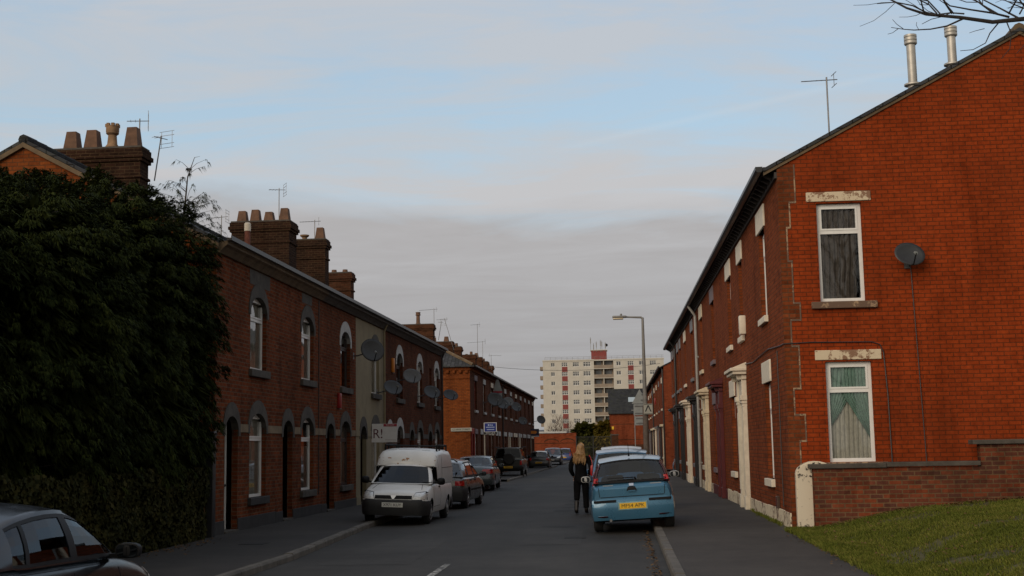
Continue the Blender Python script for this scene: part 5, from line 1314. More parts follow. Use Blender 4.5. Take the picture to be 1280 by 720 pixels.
aerial('aerial low at the near side of the second chimney',(-13.1,40.6,9.0),.6,270,.35,'grid')
aerial('aerial on the third chimney beside its square pot',(-11.1,45.4,9.5),.75,255,.55)
aerial('aerial with a long boom beside the pot of the orange corner chimney',(-11.0,75.0,9.2),.95,262,.9)
aerial('cluster of rods low beside the orange corner chimney',(-10.8,75.4,8.6),.8,200,.4,'grid',.25)
aerial('thin leaning aerial between the two nearest far chimneys',(-10.4,79.5,8.3),1.7,262,.5,lean=-.35)
aerial('tall thin aerial on a straight mast above the far left chimneys',(-9.9,88.6,8.6),1.9,250,.5)
aerial('double aerial just past the tallest far mast',(-10.4,96.6,8.85),1.1,262,1.2,'grid')
aerial('low aerial near the last visible far chimney',(-10.6,105.0,8.6),.9,100,.9)
o=aerial('slim aerial on a tall mast behind the red gable roof edge',(4.32,25.0,7.95),1.02,262,.52,ew=.035)

# ------------------------------------------------------------------ boards on posts, small boxes, cables
def board(label,loc,rz,w,h,zc,name='letting_board'):
    o=thing(name,label,'letting board',loc,rz,'letting boards along the left terraces')
    mb=MB(); mb.box(-w/2-.0,-w/2+.06,.012,.06,0,zc+h/2-.05); mb.build('post',M['wood'],o)
    mb=MB(); mb.bevbox(-w/2,w/2,-.012,.012,zc-h/2,zc+h/2,.003); 
    return o,mb
o,mb=board('white letting board with dark R and crimson panel, before the buff house','' or (-7.12,38.0,.1),R(6),.76,.56,2.12)
b_=mb.build('panel',M['boardwhite'],o)
text(b_,'R!',.40,(-.20,-.014,2.09),(R(90),0,0),M['boarddark'],width=.27)
m=MB(); m.box(-.03,.375,-.016,-.0125,2.315,2.395); m.build('red_strip',M['boardred'],b_); text(b_,'TO LET',.062,(.17,-.018,2.355),(R(90),0,0),M['boardwhite'],width=.26)
m=MB(); m.box(.02,.34,-.0145,-.0125,1.915,1.93); m.box(.02,.36,-.0145,-.0125,1.875,1.885); m.build('fine_print',M['boardgrey'],b_)
o,mb=board('blue letting board with pale lettering on a timber post','' or (-6.62,64.6,.1),R(4),.66,.60,2.62)
b_=mb.build('panel',M['boardwhite'],o)
m=MB(); m.box(-.29,.29,-.016,-.0125,2.46,2.89); m.build('blue_field',M['boardblue'],b_)
m=MB(); m.box(-.12,-.05,-.0175,-.0165,2.75,2.83); m.box(-.02,.03,-.0175,-.0165,2.76,2.82); m.box(.06,.13,-.0175,-.0165,2.76,2.81); m.build('emblem',M['boardpale'],b_)
m=MB(); m.box(-.22,.22,-.0175,-.0165,2.66,2.70); m.box(-.18,.20,-.0175,-.0165,2.54,2.58); m.build('fine_print',M['boardpale'],b_)
m=MB(); m.box(-.33,.33,-.016,-.0125,2.33,2.44); m.build('black_strip',M['ink'],b_); text(b_,'TO LET',.10,(0,-.018,2.385),(R(90),0,0),M['boardwhite'],width=.50)
o,mb=board('navy and orange letting board at the far end of the left terrace','' or (-7.05,105,.1),R(0),.70,.66,2.82)
b_=mb.build('panel',M['boardnavy'],o)
m=MB(); m.add([(-.33,-.016,2.75),(.08,-.016,2.75),(.20,-.016,2.87),(.08,-.016,2.99),(-.33,-.016,2.99)],[(0,1,2,3,4)]); m.build('orange_arrow',M['boardorange'],b_)
m=MB(); m.box(-.33,.33,-.016,-.0125,2.50,2.57); m.build('white_strip',M['boardwhite'],b_)
o=thing('pointed_board','grey pointed board with a red band fixed high on the far left terrace','letting board',(-7.5,78.3,0))
m=MB(); m.prism([(-.30,0,4.55),(.25,0,4.55),(.25,0,5.25),(.02,0,5.95),(-.12,0,5.95),(-.30,0,5.25)],(0,.03,0)); b_=m.build('panel',M['signback'],o)
m=MB(); m.box(-.31,.26,-.006,-.001,5.12,5.24); m.build('red_strip',M['boardred'],b_)
m=MB(); m.tube([(-.35,.015,4.9),(-.2,.015,4.9)],.02,6); m.build('bracket',M['galv'],o)
def alarm(label,loc,rz,mat,w=.22,h=.34,d=.09):
    o=tag(empty('alarm_box',loc,rz),label,'alarm box')
    mb=MB(); mb.bevbox(-w/2,w/2,-d,0,-h/2,h/2,.02); mb.build('cover',M[mat],o,smooth=40)
    mb=MB(); mb.lathe([(.025,0),(.02,.015),(.01,.02)],10,(0,-d+.02,-h/2-.02)); mb.build('strobe',M['signwhite'],o)
alarm('red burglar alarm box between the brown framed house doors',(facL(34.9),34.9,3.10),math.pi/2,'redP',.20,.42)
alarm('orange box beside the dark upstairs window under a pale arch',(facL(42.9),42.9,4.6),math.pi/2,'boardorange',.2,.5)
alarm('white alarm box by the second upstairs sill on the right terrace',(facR(31.4),31.4,4.62),-math.pi/2,'whiteP',.22,.46,.16)
alarm('red alarm box high on the far right terrace front',(2.74,96,5.0),-math.pi/2,'redP',.3,.5)
def cable(label,pts,r=.011,mat='gutter',name='cable'):
    o=thing(name,label,'cable',pts[0]); p0=Vector(pts[0]); mb=MB(); mb.tube([Vector(p)-p0 for p in pts],r,6); mb.build('wire',M[mat],o)
gy0=24.585
cable('black cable looping round the red gable corner above the lower window',[(facR(33)-.02,33,3.72),(facR(30)-.02,30,3.60),(facR(27)-.02,27,3.68),(facR(25)-.02,25,3.60),(XR-.02,gy0,3.60),(XR+.5,gy0,3.62),(4.3,gy0,3.61),(4.85,gy0,3.60),(5.0,gy0,3.55),(5.06,gy0,3.4),(5.1,gy0,2.6),(5.12,gy0,.6)])
cable('black cable dropping straight down from the gable dish',[(5.60,24.5,5.1),(5.66,gy0,5.0),(5.7,gy0,3.4),(5.74,gy0,1.7),(5.76,gy0,.6)],.009)
cable('thin black wire down the brick beside the nearest right front window',[(facR(25.6)-.015,25.6,3.55),(facR(25.6)-.015,25.6,.45)],.009)
pts=[]
for k in range(17):
    t=k/16; a=Vector((-8.6,86,7.25)); b=Vector((2.9,88.0,7.35)); p=a.lerp(b,t); p.z-=.35*4*t*(1-t); pts.append(p)
cable('thin telephone wire strung across the street between the two far terraces',pts,.012)
for z0 in (.45,):
    o=tag(empty('meter_box',(facR(26.3),26.3,.50),-math.pi/2),'small brown box low on the wall beside the nearest right window','meter box'); mb=MB(); mb.bevbox(-.09,.09,-.07,0,-.10,.14,.01); mb.build('cover',M['brownP'],o); mb=MB(); mb.box(-.07,.07,-.074,-.0705,-.05,.1); mb.build('lid',M['maroon'],o)

# ------------------------------------------------------------------ street lamp with sign plates
o=thing('street_lamp','tall grey street lamp with a short side arm on the right pavement','street lamp',(.93,46,.1))
mb=MB(); mb.lathe([(.105,0),(.105,1.5),(.10,3.0),(.075,3.06)],10,mi=0); mb.build('lower_shaft',M['lampbrown'],o,smooth=30)
mb=MB(); mb.lathe([(.078,3.04),(.045,6.2),(.045,6.24)],10); mb.tube([(0,0,6.2),(-.05,0,6.25),(-.62,0,6.28)],[.045,.04,.03],8); mb.build('upper_shaft',M['lampgrey'],o,smooth=30)
mb=MB(); pts=[]; 
mb.bevbox(-1.10,-.58,-.10,.10,6.25,6.33,.03); mb.tube([(-.78,0,6.33),(-.78,0,6.40)],.04,8); l=mb.build('lantern',M['lampgrey'],o,smooth=40)
mb=MB(); mb.bevbox(-1.08,-.70,-.085,.085,6.19,6.252,.025); mb.build('lens',M['lens'],l,smooth=40)
o=thing('sign_plate','back of a triangular warning sign on the street lamp','road sign',(.93,46,0),0,None)
mb=MB(); mb.prism([(-.48,.11,3.22),(.10,.11,3.22),(-.19,.11,3.75)],(0,.012,0)); mb.build('plate',M['signback'],o); mb=MB(); mb.box(-.16,.1,.09,.11,3.32,3.37); mb.box(-.12,.1,.09,.11,3.52,3.56); mb.build('clip',M['galv'],o)
for lab,z0,z1,x0,x1 in (('upper blank sign back on the street lamp below the triangle',2.80,3.20,-.42,.0),('lower blank sign back on the street lamp',2.44,2.76,-.38,.08)):
    o=thing('sign_plate',lab,'road sign',(.93,46,0)); mb=MB(); mb.bevbox(x0,x1,.11,.124,z0,z1,.004); mb.build('plate',M['signback'],o); mb=MB(); mb.box(x0+.04,x1,.09,.11,z1-.09,z1-.05); mb.box(x0+.04,x1,.09,.11,z0+.05,z0+.09); mb.build('clip',M['galv'],o)
o=thing('sign_plate','pale sign with a black figure symbol facing us on the street lamp','road sign',(.93,46,0)); mb=MB(); mb.bevbox(-.06,.26,-.135,-.123,2.82,3.20,.004); p_=mb.build('plate',M['signwhite'],o)
mb=MB(); mb.prism([(-.02,-.14,2.92),(.02,-.14,2.92),(.10,-.14,3.09),(.18,-.14,2.92),(.22,-.14,2.92),(.12,-.14,3.15),(.08,-.14,3.15)],(0,.004,0)); mb.box(-.05,.25,-.14,-.136,3.17,3.185); mb.box(-.05,.25,-.14,-.136,2.835,2.85); mb.build('symbol',M['ink'],p_); mb=MB(); mb.box(-.05,.09,-.123,-.10,2.98,3.03); mb.build('clip',M['galv'],o)

# ------------------------------------------------------------------ end of the street
o=thing('brick_outbuilding','long low red brick garage wall closing the street end','garage',(0,0,0))
mb=MB(); mb.box(-30,-5.75,166.5,172,-.1,3.55); 
for x in(-9.9,-7.9): pass
mb.build('wall',M['bEnd'],o); mb=MB(); mb.box(-30.1,-7.0,166.35,172.1,3.55,3.78); mb.build('roof',M['stonePale'],o)
mb=MB(); 
for xc in(-9.0,-13.2,-6.9):
    a=arch_pairs(xc-.95,xc+.95,2.35,.35,10); 
    for (x,z),(x2,z2) in zip(a,a[1:]): mb.quad((x,166.49,z),(x2,166.49,z2),(x2,166.49,z2+.16),(x,166.49,z+.16))
mb.build('brick_arches',M['bOld'],o)
mb=MB(); mb.box(-30,-5.75,166.48,166.499,2.2,2.28); mb.build('brick_band',M['bOld'],o)
o=thing('end_house','red brick house with a steep dark roof and small roof window at the street end','house',(0,0,0))
mb=MB(); mb.box(-1.35,9.5,168,176,-.1,6.2); mb.add([(-1.35,168,6.2),(-1.35,176,6.2),(-1.35,172,9.2)],[(0,2,1)]); mb.add([(9.5,168,6.2),(9.5,176,6.2),(9.5,172,9.2)],[(0,1,2)]); weld(mb.build('wall',M['bEnd'],o))
mb=MB(); mb.box(-1.35,9.5,167.985,167.999,4.55,4.63); mb.box(-1.35,9.5,167.985,167.999,2.5,2.58); mb.build('brick_band',M['bOld'],o)
mb=MB(); mb.box(-1.35,9.5,167.98,167.999,-.1,1.7); mb.build('plinth',M['plinthL'],o)
mb=MB()
for s in (1,-1):
    ye=172-s*4.35; a=[(-1.5,ye,5.93),(9.6,ye,5.93),(9.6,172,9.32),(-1.5,172,9.32)]; mb.add(a+[(x,y,z+.1) for x,y,z in a],[(0,3,2,1),(4,5,6,7),(0,1,5,4),(1,2,6,5),(3,0,4,7)])
rf=weld(mb.build('roof',M['slateB'],o))
mb=MB(); y1,y2=169.6,170.4; zf=lambda y:5.93+(y-167.65)*3.39/4.35+.13
mb.add([(1.2,y1,zf(y1)),(2.1,y1,zf(y1)),(2.1,y2,zf(y2)),(1.2,y2,zf(y2)),(1.2,y1,zf(y1)-.06),(2.1,y1,zf(y1)-.06),(2.1,y2,zf(y2)-.06),(1.2,y2,zf(y2)-.06)],[(0,1,2,3),(0,4,5,1),(1,5,6,2),(3,7,4,0)]); mb.build('roof_window',plain('roof window glass',(.35,.42,.46),.08,var=.1),rf)
alarm('tiny yellow box on the brick wall of the end house',(-.95,167.99,4.1),0,'plateY',.3,.4)
o=thing('metal_fence','dark green metal railing with gate between the garage and end house','fence',(0,0,0))
mb=MB(); x=-5.7
while x<-1.2: mb.box(x,x+.025,164.7,164.725,.1,3.0); x+=.13
mb.build('bars',M['blackP'],o); 
for z in(.3,1.6,2.95): mb=MB(); mb.box(-5.75,-1.15,164.66,164.70,z,z+.06); mb.build('rail',M['blackP'],o)
for x in(-5.7,-3.5,-1.2):
    mb=MB(); mb.box(x-.05,x+.05,164.58,164.66,.1,3.15); mb.build('post',M['blackP'],o)
o=thing('brick_pier','dark square brick gate pier beside the end railing','pier',(-.75,164.9,0)); mb=MB(); mb.box(-.5,.5,-.3,.3,0,3.1); mb.build('shaft',M['bOld'],o); mb=MB(); mb.bevbox(-.56,.56,-.36,.36,3.1,3.25,.03); mb.build('cap',M['stoneL'],o)
mb=MB(); mb.box(-.2,8.5,164.8,165.0,.0,1.9); tag(mb.build('boundary_wall',M['bOld']),'dark brick boundary wall in front of the end house','wall')
mb=MB(); mb.tube([(1.9,163.2,0),(1.9,163.2,6.2)],[.06,.045],8); ob=mb.build('column',M['lampgrey']); 
o=thing('street_lamp','thin far lamp column in front of the end house','street lamp',(0,0,0)); ob.parent=o; mb=MB(); mb.bevbox(1.5,1.95,163.1,163.3,6.2,6.3,.03); mb.build('lantern',M['lampgrey'],o)

# ------------------------------------------------------------------ tower block
TY=363
o=thing('tower_block','cream ten storey tower block with red panels and a balcony stack','tower block',(0,TY,0))
TX=[-21.7,-7.0,-1.4,13]; ST=2.70; TOP=26.3
rows=[TOP-1.0-ST*k for k in range(10)]      # window centre heights
ops=[]; 
cols=[(-18.8,1.15,1.15),(-15.4,1.75,1.2),(-12.15,1.8,1.3),(-9.0,2.1,1.35),(.1,1.3,1.2),(3.55,1.75,1.2),(6.6,1.3,1.2),(9.9,1.8,1.25)]
for cxx,wd,hh in cols:
    for z in rows: ops.append((cxx-wd/2,cxx+wd/2,z-hh/2,z+hh/2))
mb=MB(); lo=[p for p in ops if p[1]<TX[1]]; hi=[p for p in ops if p[0]>TX[2]]
facade(mb,TX[0],TX[1],-.5,TOP,lo,.22); facade(mb,TX[2],TX[3],-.5,TOP,hi,.22)
mb.quad((TX[0],14,-.5),(TX[0],0,-.5),(TX[0],0,TOP),(TX[0],14,TOP)); mb.quad((TX[3],0,-.5),(TX[3],14,-.5),(TX[3],14,TOP),(TX[3],0,TOP)); mb.quad((TX[3],14,-.5),(TX[0],14,-.5),(TX[0],14,TOP),(TX[3],14,TOP))
mb.quad((TX[0],0,TOP),(TX[1],0,TOP),(TX[1],14,TOP),(TX[0],14,TOP)); mb.quad((TX[1],1.7,TOP),(TX[2],1.7,TOP),(TX[2],14,TOP),(TX[1],14,TOP)); mb.quad((TX[2],0,TOP),(TX[3],0,TOP),(TX[3],14,TOP),(TX[2],14,TOP))
mb.quad((TX[1],0,-.5),(TX[1],1.7,-.5),(TX[1],1.7,TOP),(TX[1],0,TOP)); mb.quad((TX[2],1.7,-.5),(TX[2],0,-.5),(TX[2],0,TOP),(TX[2],1.7,TOP)); mb.quad((TX[1],1.7,-.5),(TX[2],1.7,-.5),(TX[2],1.7,TOP),(TX[1],1.7,TOP),1)
weld(mb.build('wall',[M['towercream'],M['towertan']],o))
for (a,b,c,d) in ops:
    if d<4: continue
    mb=MB(); f=.09; y=.12
    mb.box(a,a+f,y,y+.06,c,d); mb.box(b-f,b,y,y+.06,c,d); mb.box(a+f,b-f,y,y+.06,c,c+f); mb.box(a+f,b-f,y,y+.06,d-f,d)
    nm=2 if b-a>1.4 else 1
    for k in range(1,nm+1): xx=lerp(a,b,k/(nm+1)); mb.box(xx-.05,xx+.05,y,y+.06,c+f,d-f)
    if b-a>1.4: mb.box(a+f,b-f,y,y+.06,lerp(c,d,.62)-.04,lerp(c,d,.62)+.04)
    wn=mb.build('window',M['upvc'],o); mb=MB(); mb.quad((a,y+.05,c),(b,y+.05,c),(b,y+.05,d),(a,y+.05,d)); mb.build('pane',M['towerglass'],wn)
for cxx in(-15.4,3.55):
    for k in range(8): z=rows[k]-ST/2; mb=MB(); mb.box(cxx-.8,cxx+.8,-.02,.0,z-.72,z+.72); mb.build('red_panel',M['towerred'],o)
for k in range(10):
    z=rows[k]-1.35
    mb=MB(); mb.box(TX[1]+.0,TX[2]-.0,-.05,1.7,z-.12,z+.04); mb.box(TX[1],TX[2],-.02,.06,z+.04,z+1.0,1); mb.box((TX[1]+TX[2])/2-.1,(TX[1]+TX[2])/2+.1,.07,1.7,z+.04,z+ST-.13); mb.build('balcony',[M['towercream'],M['towertan']],o)
    for x0,x1 in((TX[1]+.5,-4.9),(-3.7,TX[2]-.5)):
        mb=MB(); mb.box(x0,x1,1.62,1.69,z+.3,z+2.2); mb.build('balcony_window',M['towerglass'],o)
    mb=MB(); mb.box(TX[0]-.95,TX[0],2,4.6,z-.1,z+.02); mb.box(TX[0]-.97,TX[0]-.91,2,4.6,z+.02,z+1.0); mb.box(TX[0]-.9,TX[0],2,2.06,z+.02,z+1.0); mb.build('side_balcony',M['towertan'],o)
mb=MB(); mb.box(TX[0]-.1,TX[1]+.1,-.12,.3,TOP,TOP+.35); mb.box(TX[1]+.1,TX[2]-.1,-.1,2,TOP-.1,TOP+.25); mb.box(TX[2]-.1,TX[3]+.1,-.12,.3,TOP,TOP+.35); mb.box(TX[0]-.1,TX[0]+.3,.3,14,TOP,TOP+.35); mb.build('parapet',M['towercream'],o)
mb=MB(); x=TX[0]+.6
while x<TX[3]: mb.tube([(x,.4,TOP+.3),(x,.4,TOP+1.2)],.03,5); x+=1.6
for z in(.75,1.2): mb.tube([(TX[0]+.6,.4,TOP+z),(TX[3],.4,TOP+z)],.03,5)
mb.build('roof_railing',M['lampgrey'],o)
mb=MB(); mb.box(-7.75,-3.3,3,8,TOP,TOP+3.1); tb=mb.build('plant_room',M['towerred'],o)
mb=MB(); mb.box(-8.0,-3.1,2.8,8.2,TOP+3.1,TOP+3.3); mb.build('cap',M['towercream'],tb)
for x,h in((-7.85,5.4),(-7.0,3.6),(-6.2,4.2),(-5.0,4.6),(-4.6,4.3),(-3.6,3.9)):
    mb=MB(); mb.tube([(x,2.9,TOP+2.6),(x,2.9,TOP+h+1.6)],.05,5); mb.box(x-.12,x+.12,2.75,3.05,TOP+h-.2,TOP+h+1.2); mb.build('mobile_mast',M['lampgrey'],tb)
mb=MB(); mb.lathe([(.05,-.1),(.4,-.1),(.45,.15),(.05,.2)],14,(-3.3,2.9,TOP+4.6),'y'); mb.build('drum_dish',M['trimblack'],tb)
# low far blocks left of the tower
for lab,x0,x1,y,h in (('pale grey low block far off left of the tower',-40,-26,330,5.5),('long grey roofed shed far off behind the garage wall',-60,-24,250,4.2)):
    o=thing('far_block',lab,'building',(0,0,0)); mb=MB(); mb.box(x0,x1,y,y+12,-.5,h); mb.build('wall',M['signback'],o); mb=MB(); mb.prism([(x0-.3,y-.3,h),(x0-.3,y+12.3,h),(x0-.3,y+6,h+1.6)],(x1-x0+.6,0,0)); mb.build('roof',M['hill'],o)

# ------------------------------------------------------------------ foliage
def spray(mb,p,d,l,w,rnd,n=4):
    """a drooping flat conifer spray: a fan of narrow leaf blades"""
    d=d.normalized(); up=Vector((0,0,1)); s_=d.cross(up); s_=s_.normalized() if s_.length>.01 else Vector((1,0,0))
    for k in range(n):
        f=(k/(n-1)-.5) if n>1 else 0
        dd=(d+s_*f*1.1+Vector((rnd.uniform(-.2,.2),rnd.uniform(-.2,.2),rnd.uniform(-.45,.05)))).normalized(); ll=l*rnd.uniform(.6,1.1)*(1-.5*abs(f))
        ss=dd.cross(Vector((rnd.uniform(-.5,.5),rnd.uniform(-.5,.5),1))).normalized()*w
        m_=p+dd*ll*.45+Vector((0,0,.02)); e=p+dd*ll-Vector((0,0,ll*.18))
        mb.add([p,m_+ss,e,m_-ss],[(0,1,2,3)])
def conifer(label,c,rad,z0,z1,seed,n,mat='conifer',leaf=(.28,.035),pw=3.0,group=None,lump=.28,blen=.62,name='conifer_tree'):
    rnd=random.Random(seed); o=thing(name,label,'tree',(c[0],c[1],0),0,group)
    mb=MB(); mb.tube([(0,0,-.05),(.05,0,z0+1),(0,.05,(z0+z1)*.55),(0,0,z1-.4)],[.16,.14,.09,.02],8)
    for k in range(26):
        a=rnd.uniform(0,6.28); z=rnd.uniform(z0,z1-.6); rr=rad[0]*.72
        mb.tube([(0,0,z-.3),(rr*.5*math.cos(a),rr*.5*math.sin(a),z-.1),(rr*math.cos(a),rr*math.sin(a),z)],[.04,.025,.008],5)
    mb.build('trunk',M['bark'],o)
    mb=MB(); zc=(z0+z1)/2; hz=(z1-z0)/2
    per=34; nb=max(6,int(n*1.5)//per)
    for b in range(int(nb*1.65)):
        core=b>=nb
        u=rnd.uniform(-1,1); a=rnd.uniform(0,2*math.pi); s_=math.sqrt(1-u*u)
        dv=Vector((s_*math.cos(a),s_*math.sin(a),u))
        k=(abs(dv.x)**pw+abs(dv.y)**pw+abs(dv.z)**pw)**(-1/pw)
        q=Vector((dv.x*k*rad[0],dv.y*k*rad[1],dv.z*k*hz))
        nz=noise.noise(Vector((q.x+c[0],q.y+c[1],q.z))*.7+Vector((seed,0,0)))
        f=1.0+lump*.5*nz+rnd.uniform(-.07,.05)-(.22 if rnd.random()<.30 else 0)
        if core: f=.76+rnd.uniform(-.10,.06)
        tip=q*f; tip.z+=zc
        if tip.z<z0-.2: continue
        od=Vector((dv.x,dv.y,dv.z*.5)); od.z+=rnd.uniform(-.35,.25) if dv.z<.6 else rnd.uniform(.0,.5); od.normalize()
        bl=rnd.uniform(.55,1.05)*blen; side=od.cross(Vector((0,0,1))); side=side.normalized() if side.length>.05 else Vector((1,0,0)); wd=bl*rnd.uniform(.28,.45)
        for k2 in range(per):
            tt=rnd.random()**.7; sd=rnd.uniform(-1,1)*(1-.75*tt)
            p=tip-od*bl*(1-tt)+side*wd*sd+Vector((0,0,.16*bl*math.sin(math.pi*tt)-.22*bl*tt*tt-.10*abs(sd)+rnd.gauss(0,.03)))
            if p.z<z0-.35: continue
            dd=(od*(.5+.6*tt)+side*sd*.9+Vector((0,0,rnd.uniform(-.55,.05))))
            g_=3.6 if core else 1; spray(mb,p,dd,leaf[0]*rnd.uniform(.6,1.3)*g_,leaf[1]*rnd.uniform(.7,1.3)*g_*1.6**(g_>1),rnd,4)
    mb.build('crown',M[mat],o); return o
CG='tall conifers grown together on the left'
conifer('dark conifer of the left hedge nearest the camera',(-10.6,14.6),(2.85,2.6),.9,5.75,1,17000,group=CG,leaf=(.15,.012))
conifer('dark conifer in the middle of the left hedge below the gable peak',(-10.4,18.6),(3.0,2.7),.8,6.2,2,42000,group=CG,leaf=(.14,.011))
conifer('dark conifer of the left hedge against the first brick house',(-9.95,21.75),(2.6,2.5),.75,6.6,3,60000,group=CG,leaf=(.14,.0115),lump=.18,pw=3.6)
o=thing('conifer_tree','thin wispy conifer leader standing above the left hedge by the chimney','tree',(-8.25,23.2,0),0,CG); rnd=random.Random(9)
mb=MB(); st=[Vector((.0,0,-.05)),Vector((.02,0,3)),Vector((.0,.02,5.4)),Vector((.03,0,6.3)),Vector((.08,.02,7.0)),Vector((.20,.05,7.38)),Vector((.30,.06,7.40))]; mb.tube(st,[.07,.06,.035,.022,.012,.006,.003],6); mb.build('trunk',M['bark'],o); mb=MB(); mt_=MB()
for k in range(46):
    z=rnd.uniform(5.5,7.2); a=rnd.uniform(0,6.28); l=(7.5-z)*.30+rnd.uniform(.10,.30); p=Vector((lerp(0,.1,(z-5.4)/1.8),0,z)); d=Vector((math.cos(a),math.sin(a),.75)).normalized()
    q1=p+d*l*.55; q2=p+d*l*.85+Vector((math.cos(a),math.sin(a),-.1))*l*.25; q3=q2+Vector((math.cos(a)*.4,math.sin(a)*.4,-1))*l*.28; mt_.tube([p,q1,q2,q3],[.006,.004,.003,.0015],4)
    for _ in range(9 if z<6.4 else 4):
        tt=rnd.random(); b_=q1.lerp(q2,tt) if rnd.random()<.5 else q2.lerp(q3,tt); spray(mb,b_,Vector((math.cos(a)+rnd.uniform(-.5,.5),math.sin(a)+rnd.uniform(-.5,.5),-.5)),.13,.007,rnd,3)
mt_.build('twigs',M['twig'],o); mb.build('crown',M['conifer'],o)
# ivy covered wall
o=thing('garden_wall','old brick garden wall hidden under ivy along the left pavement','wall',(0,0,0)); mb=MB(); mb.box(-8.15,-7.92,6,23.75,-.05,1.15); mb.build('wall',M['bOld'],o); mb=MB(); mb.box(-8.2,-7.87,6,23.8,1.15,1.24); mb.build('coping',M['stoneL'],o)
rnd=random.Random(31); mb=MB()
for _ in range(30000):
    y=rnd.uniform(11,23.85)
    z=rnd.uniform(.12,1.42+.16*noise.noise(Vector((y*.9,0,7)))) if rnd.random()<.93 else rnd.uniform(.05,.2)
    b=.16+.16*noise.noise(Vector((y*.8,z*.9,2)))+.10*noise.noise(Vector((y*2.5,z*2.5,5)))
    b*=min(1,.5+z*.8)
    x=-7.92+max(.02,b)*rnd.random()**.35
    if z<.5 and rnd.random()<.4: continue
    if y>23.4: x-= (y-23.4)*.3
    s_=rnd.uniform(.025,.06); nrm=Vector((1,rnd.uniform(-.9,.9),rnd.uniform(-.4,.9))).normalized(); t=nrm.orthogonal().normalized(); t=Matrix.Rotation(rnd.uniform(0,6.28),3,nrm)@t; w_=nrm.cross(t); p=Vector((x,y,z))
    mb.add([p-t*s_,p-w_*s_*.75-t*s_*.15,p+t*s_*.2-w_*s_*.5,p+t*s_*1.1,p+t*s_*.2+w_*s_*.5,p+w_*s_*.75-t*s_*.15],[(0,1,2,3,4,5)])
tag(mb.build('ivy',M['ivy']),'dense dark ivy covering the left garden wall','ivy',kind='stuff')
o=thing('gate_post','black wooden gate post between the ivy and the first left house','post',(-7.93,24.05,0)); mb=MB(); mb.bevbox(-.09,.09,-.09,.09,-.05,2.05,.012); mb.build('post',M['blackP'],o); mb=MB(); mb.bevbox(-.11,.11,-.11,.11,2.05,2.12,.015); mb.build('cap',M['blackP'],o)
o=thing('side_gate','black boarded side gate between the ivy wall and first house','gate',(-8.25,24.0,0)); mb=MB()
mb.box(-1.3,.18,.10,.14,.12,1.9); mb.build('boards',M['doorDark'],o); 
for z in(.5,1.5): mb=MB(); mb.box(-1.3,.18,.07,.10,z,z+.1); mb.build('rail',M['blackP'],o)
# conifers and bare tree beyond the end railing
EG='conifers beyond the end railing'
conifer('dark green bushy conifer left of the pair beyond the railing',(-4.9,168.5),(1.35,1.2),.3,5.0,41,3000,'conihedge',(.3,.05),2.3,EG)
conifer('olive green conifer in the middle beyond the railing',(-3.5,169.3),(1.15,1.1),.3,4.85,42,2600,'conihedge',(.3,.05),2.3,EG)
conifer('golden conifer beyond the railing',(-2.35,168.6),(1.0,1.0),.3,5.15,43,2600,'conigold',(.3,.05),2.2,EG)
conifer('slim dark conifer beside the end house wall',(-1.72,170.4),(.6,.9),.3,5.3,44,1500,'conihedge',(.3,.05),2.2,EG)
def grow(mb,p,d,r,l,depth,rnd,spread=.55,up=.12,minr=.006,seg=4,curl=.22,tips=None):
    pts=[Vector(p)]; rs=[r]; d=d.normalized()
    for k in range(seg):
        d=(d+Vector((rnd.uniform(-1,1),rnd.uniform(-1,1),rnd.uniform(-1,1)))*curl+Vector((0,0,up))).normalized()
        pts.append(pts[-1]+d*l/seg); rs.append(r*(1-.45*(k+1)/seg))
    mb.tube(pts,rs,6 if r>.03 else 4,cap=r>.03)
    if depth==0: 
        if tips is not None: tips.append(pts[-1])
        return
    for k in range(rnd.randint(2,4)):
        i=rnd.randint(max(1,seg//2),seg); a=rnd.uniform(0,6.28); s_=d.orthogonal().normalized(); s_=Matrix.Rotation(a,3,d)@s_
        grow(mb,pts[i],(d+s_*spread*rnd.uniform(.7,1.5)),max(minr,rs[i]*rnd.uniform(.55,.75)),l*rnd.uniform(.6,.85),depth-1,rnd,spread,up,minr,seg,curl,tips)
rnd=random.Random(51); o=thing('bare_tree','leafless brown tree in front of the tower block','tree',(-7.8,176,0)); mb=MB(); mb.tube([(0,0,-.1),(.1,0,1.4)],[.28,.2],8); mb.build('trunk',M['bark'],o); mb=MB()
for k in range(7): grow(mb,(.1,0,1.2),Vector((rnd.uniform(-.8,.8),rnd.uniform(-.5,.5),1)),.10,2.0,4,rnd,.6,.10,.016)
mb.build('crown',plain('brown twigs',(.10,.075,.06),.9),o)

# overhanging bare tree on the bank, trunk outside the view
o=thing('bare_tree','bare black branches reaching over the red gable from the right','tree',(7.4,9.2,0))
rnd=random.Random(61); O=Vector((7.4,9.2,0)); mb=MB()
mb.tube([(0,0,.2),(.02,.05,1.6),(-.1,.1,3.2),(-.05,.1,4.6),(.15,.2,6.5),(.2,.1,8.4)],[.26,.21,.18,.15,.10,.04],12)
mb.build('trunk',M['bark'],o,smooth=60)
mb=MB()
def br(pts,r0,r1): 
    n=len(pts); mb.tube([Vector(p)-O for p in pts],[lerp(r0,r1,(k/(n-1))**.8) for k in range(n)],7)
br([(7.3,9.3,3.4),(6.2,9.6,4.15),(5.0,9.8,4.7),(4.0,9.9,4.98),(3.3,10,5.02),(3.05,10,5.005),(2.80,10,5.055),(2.55,10.05,5.11),(2.40,10.05,5.17),(2.28,10.1,5.27),(2.16,10.1,5.40)],0.0330,0.0042)
br([(2.84,10,5.05),(2.70,10.02,4.995),(2.58,10.05,4.985),(2.46,10.1,5.00),(2.38,10.1,5.01),(2.28,10.1,5.03)],0.0084,0.0024)
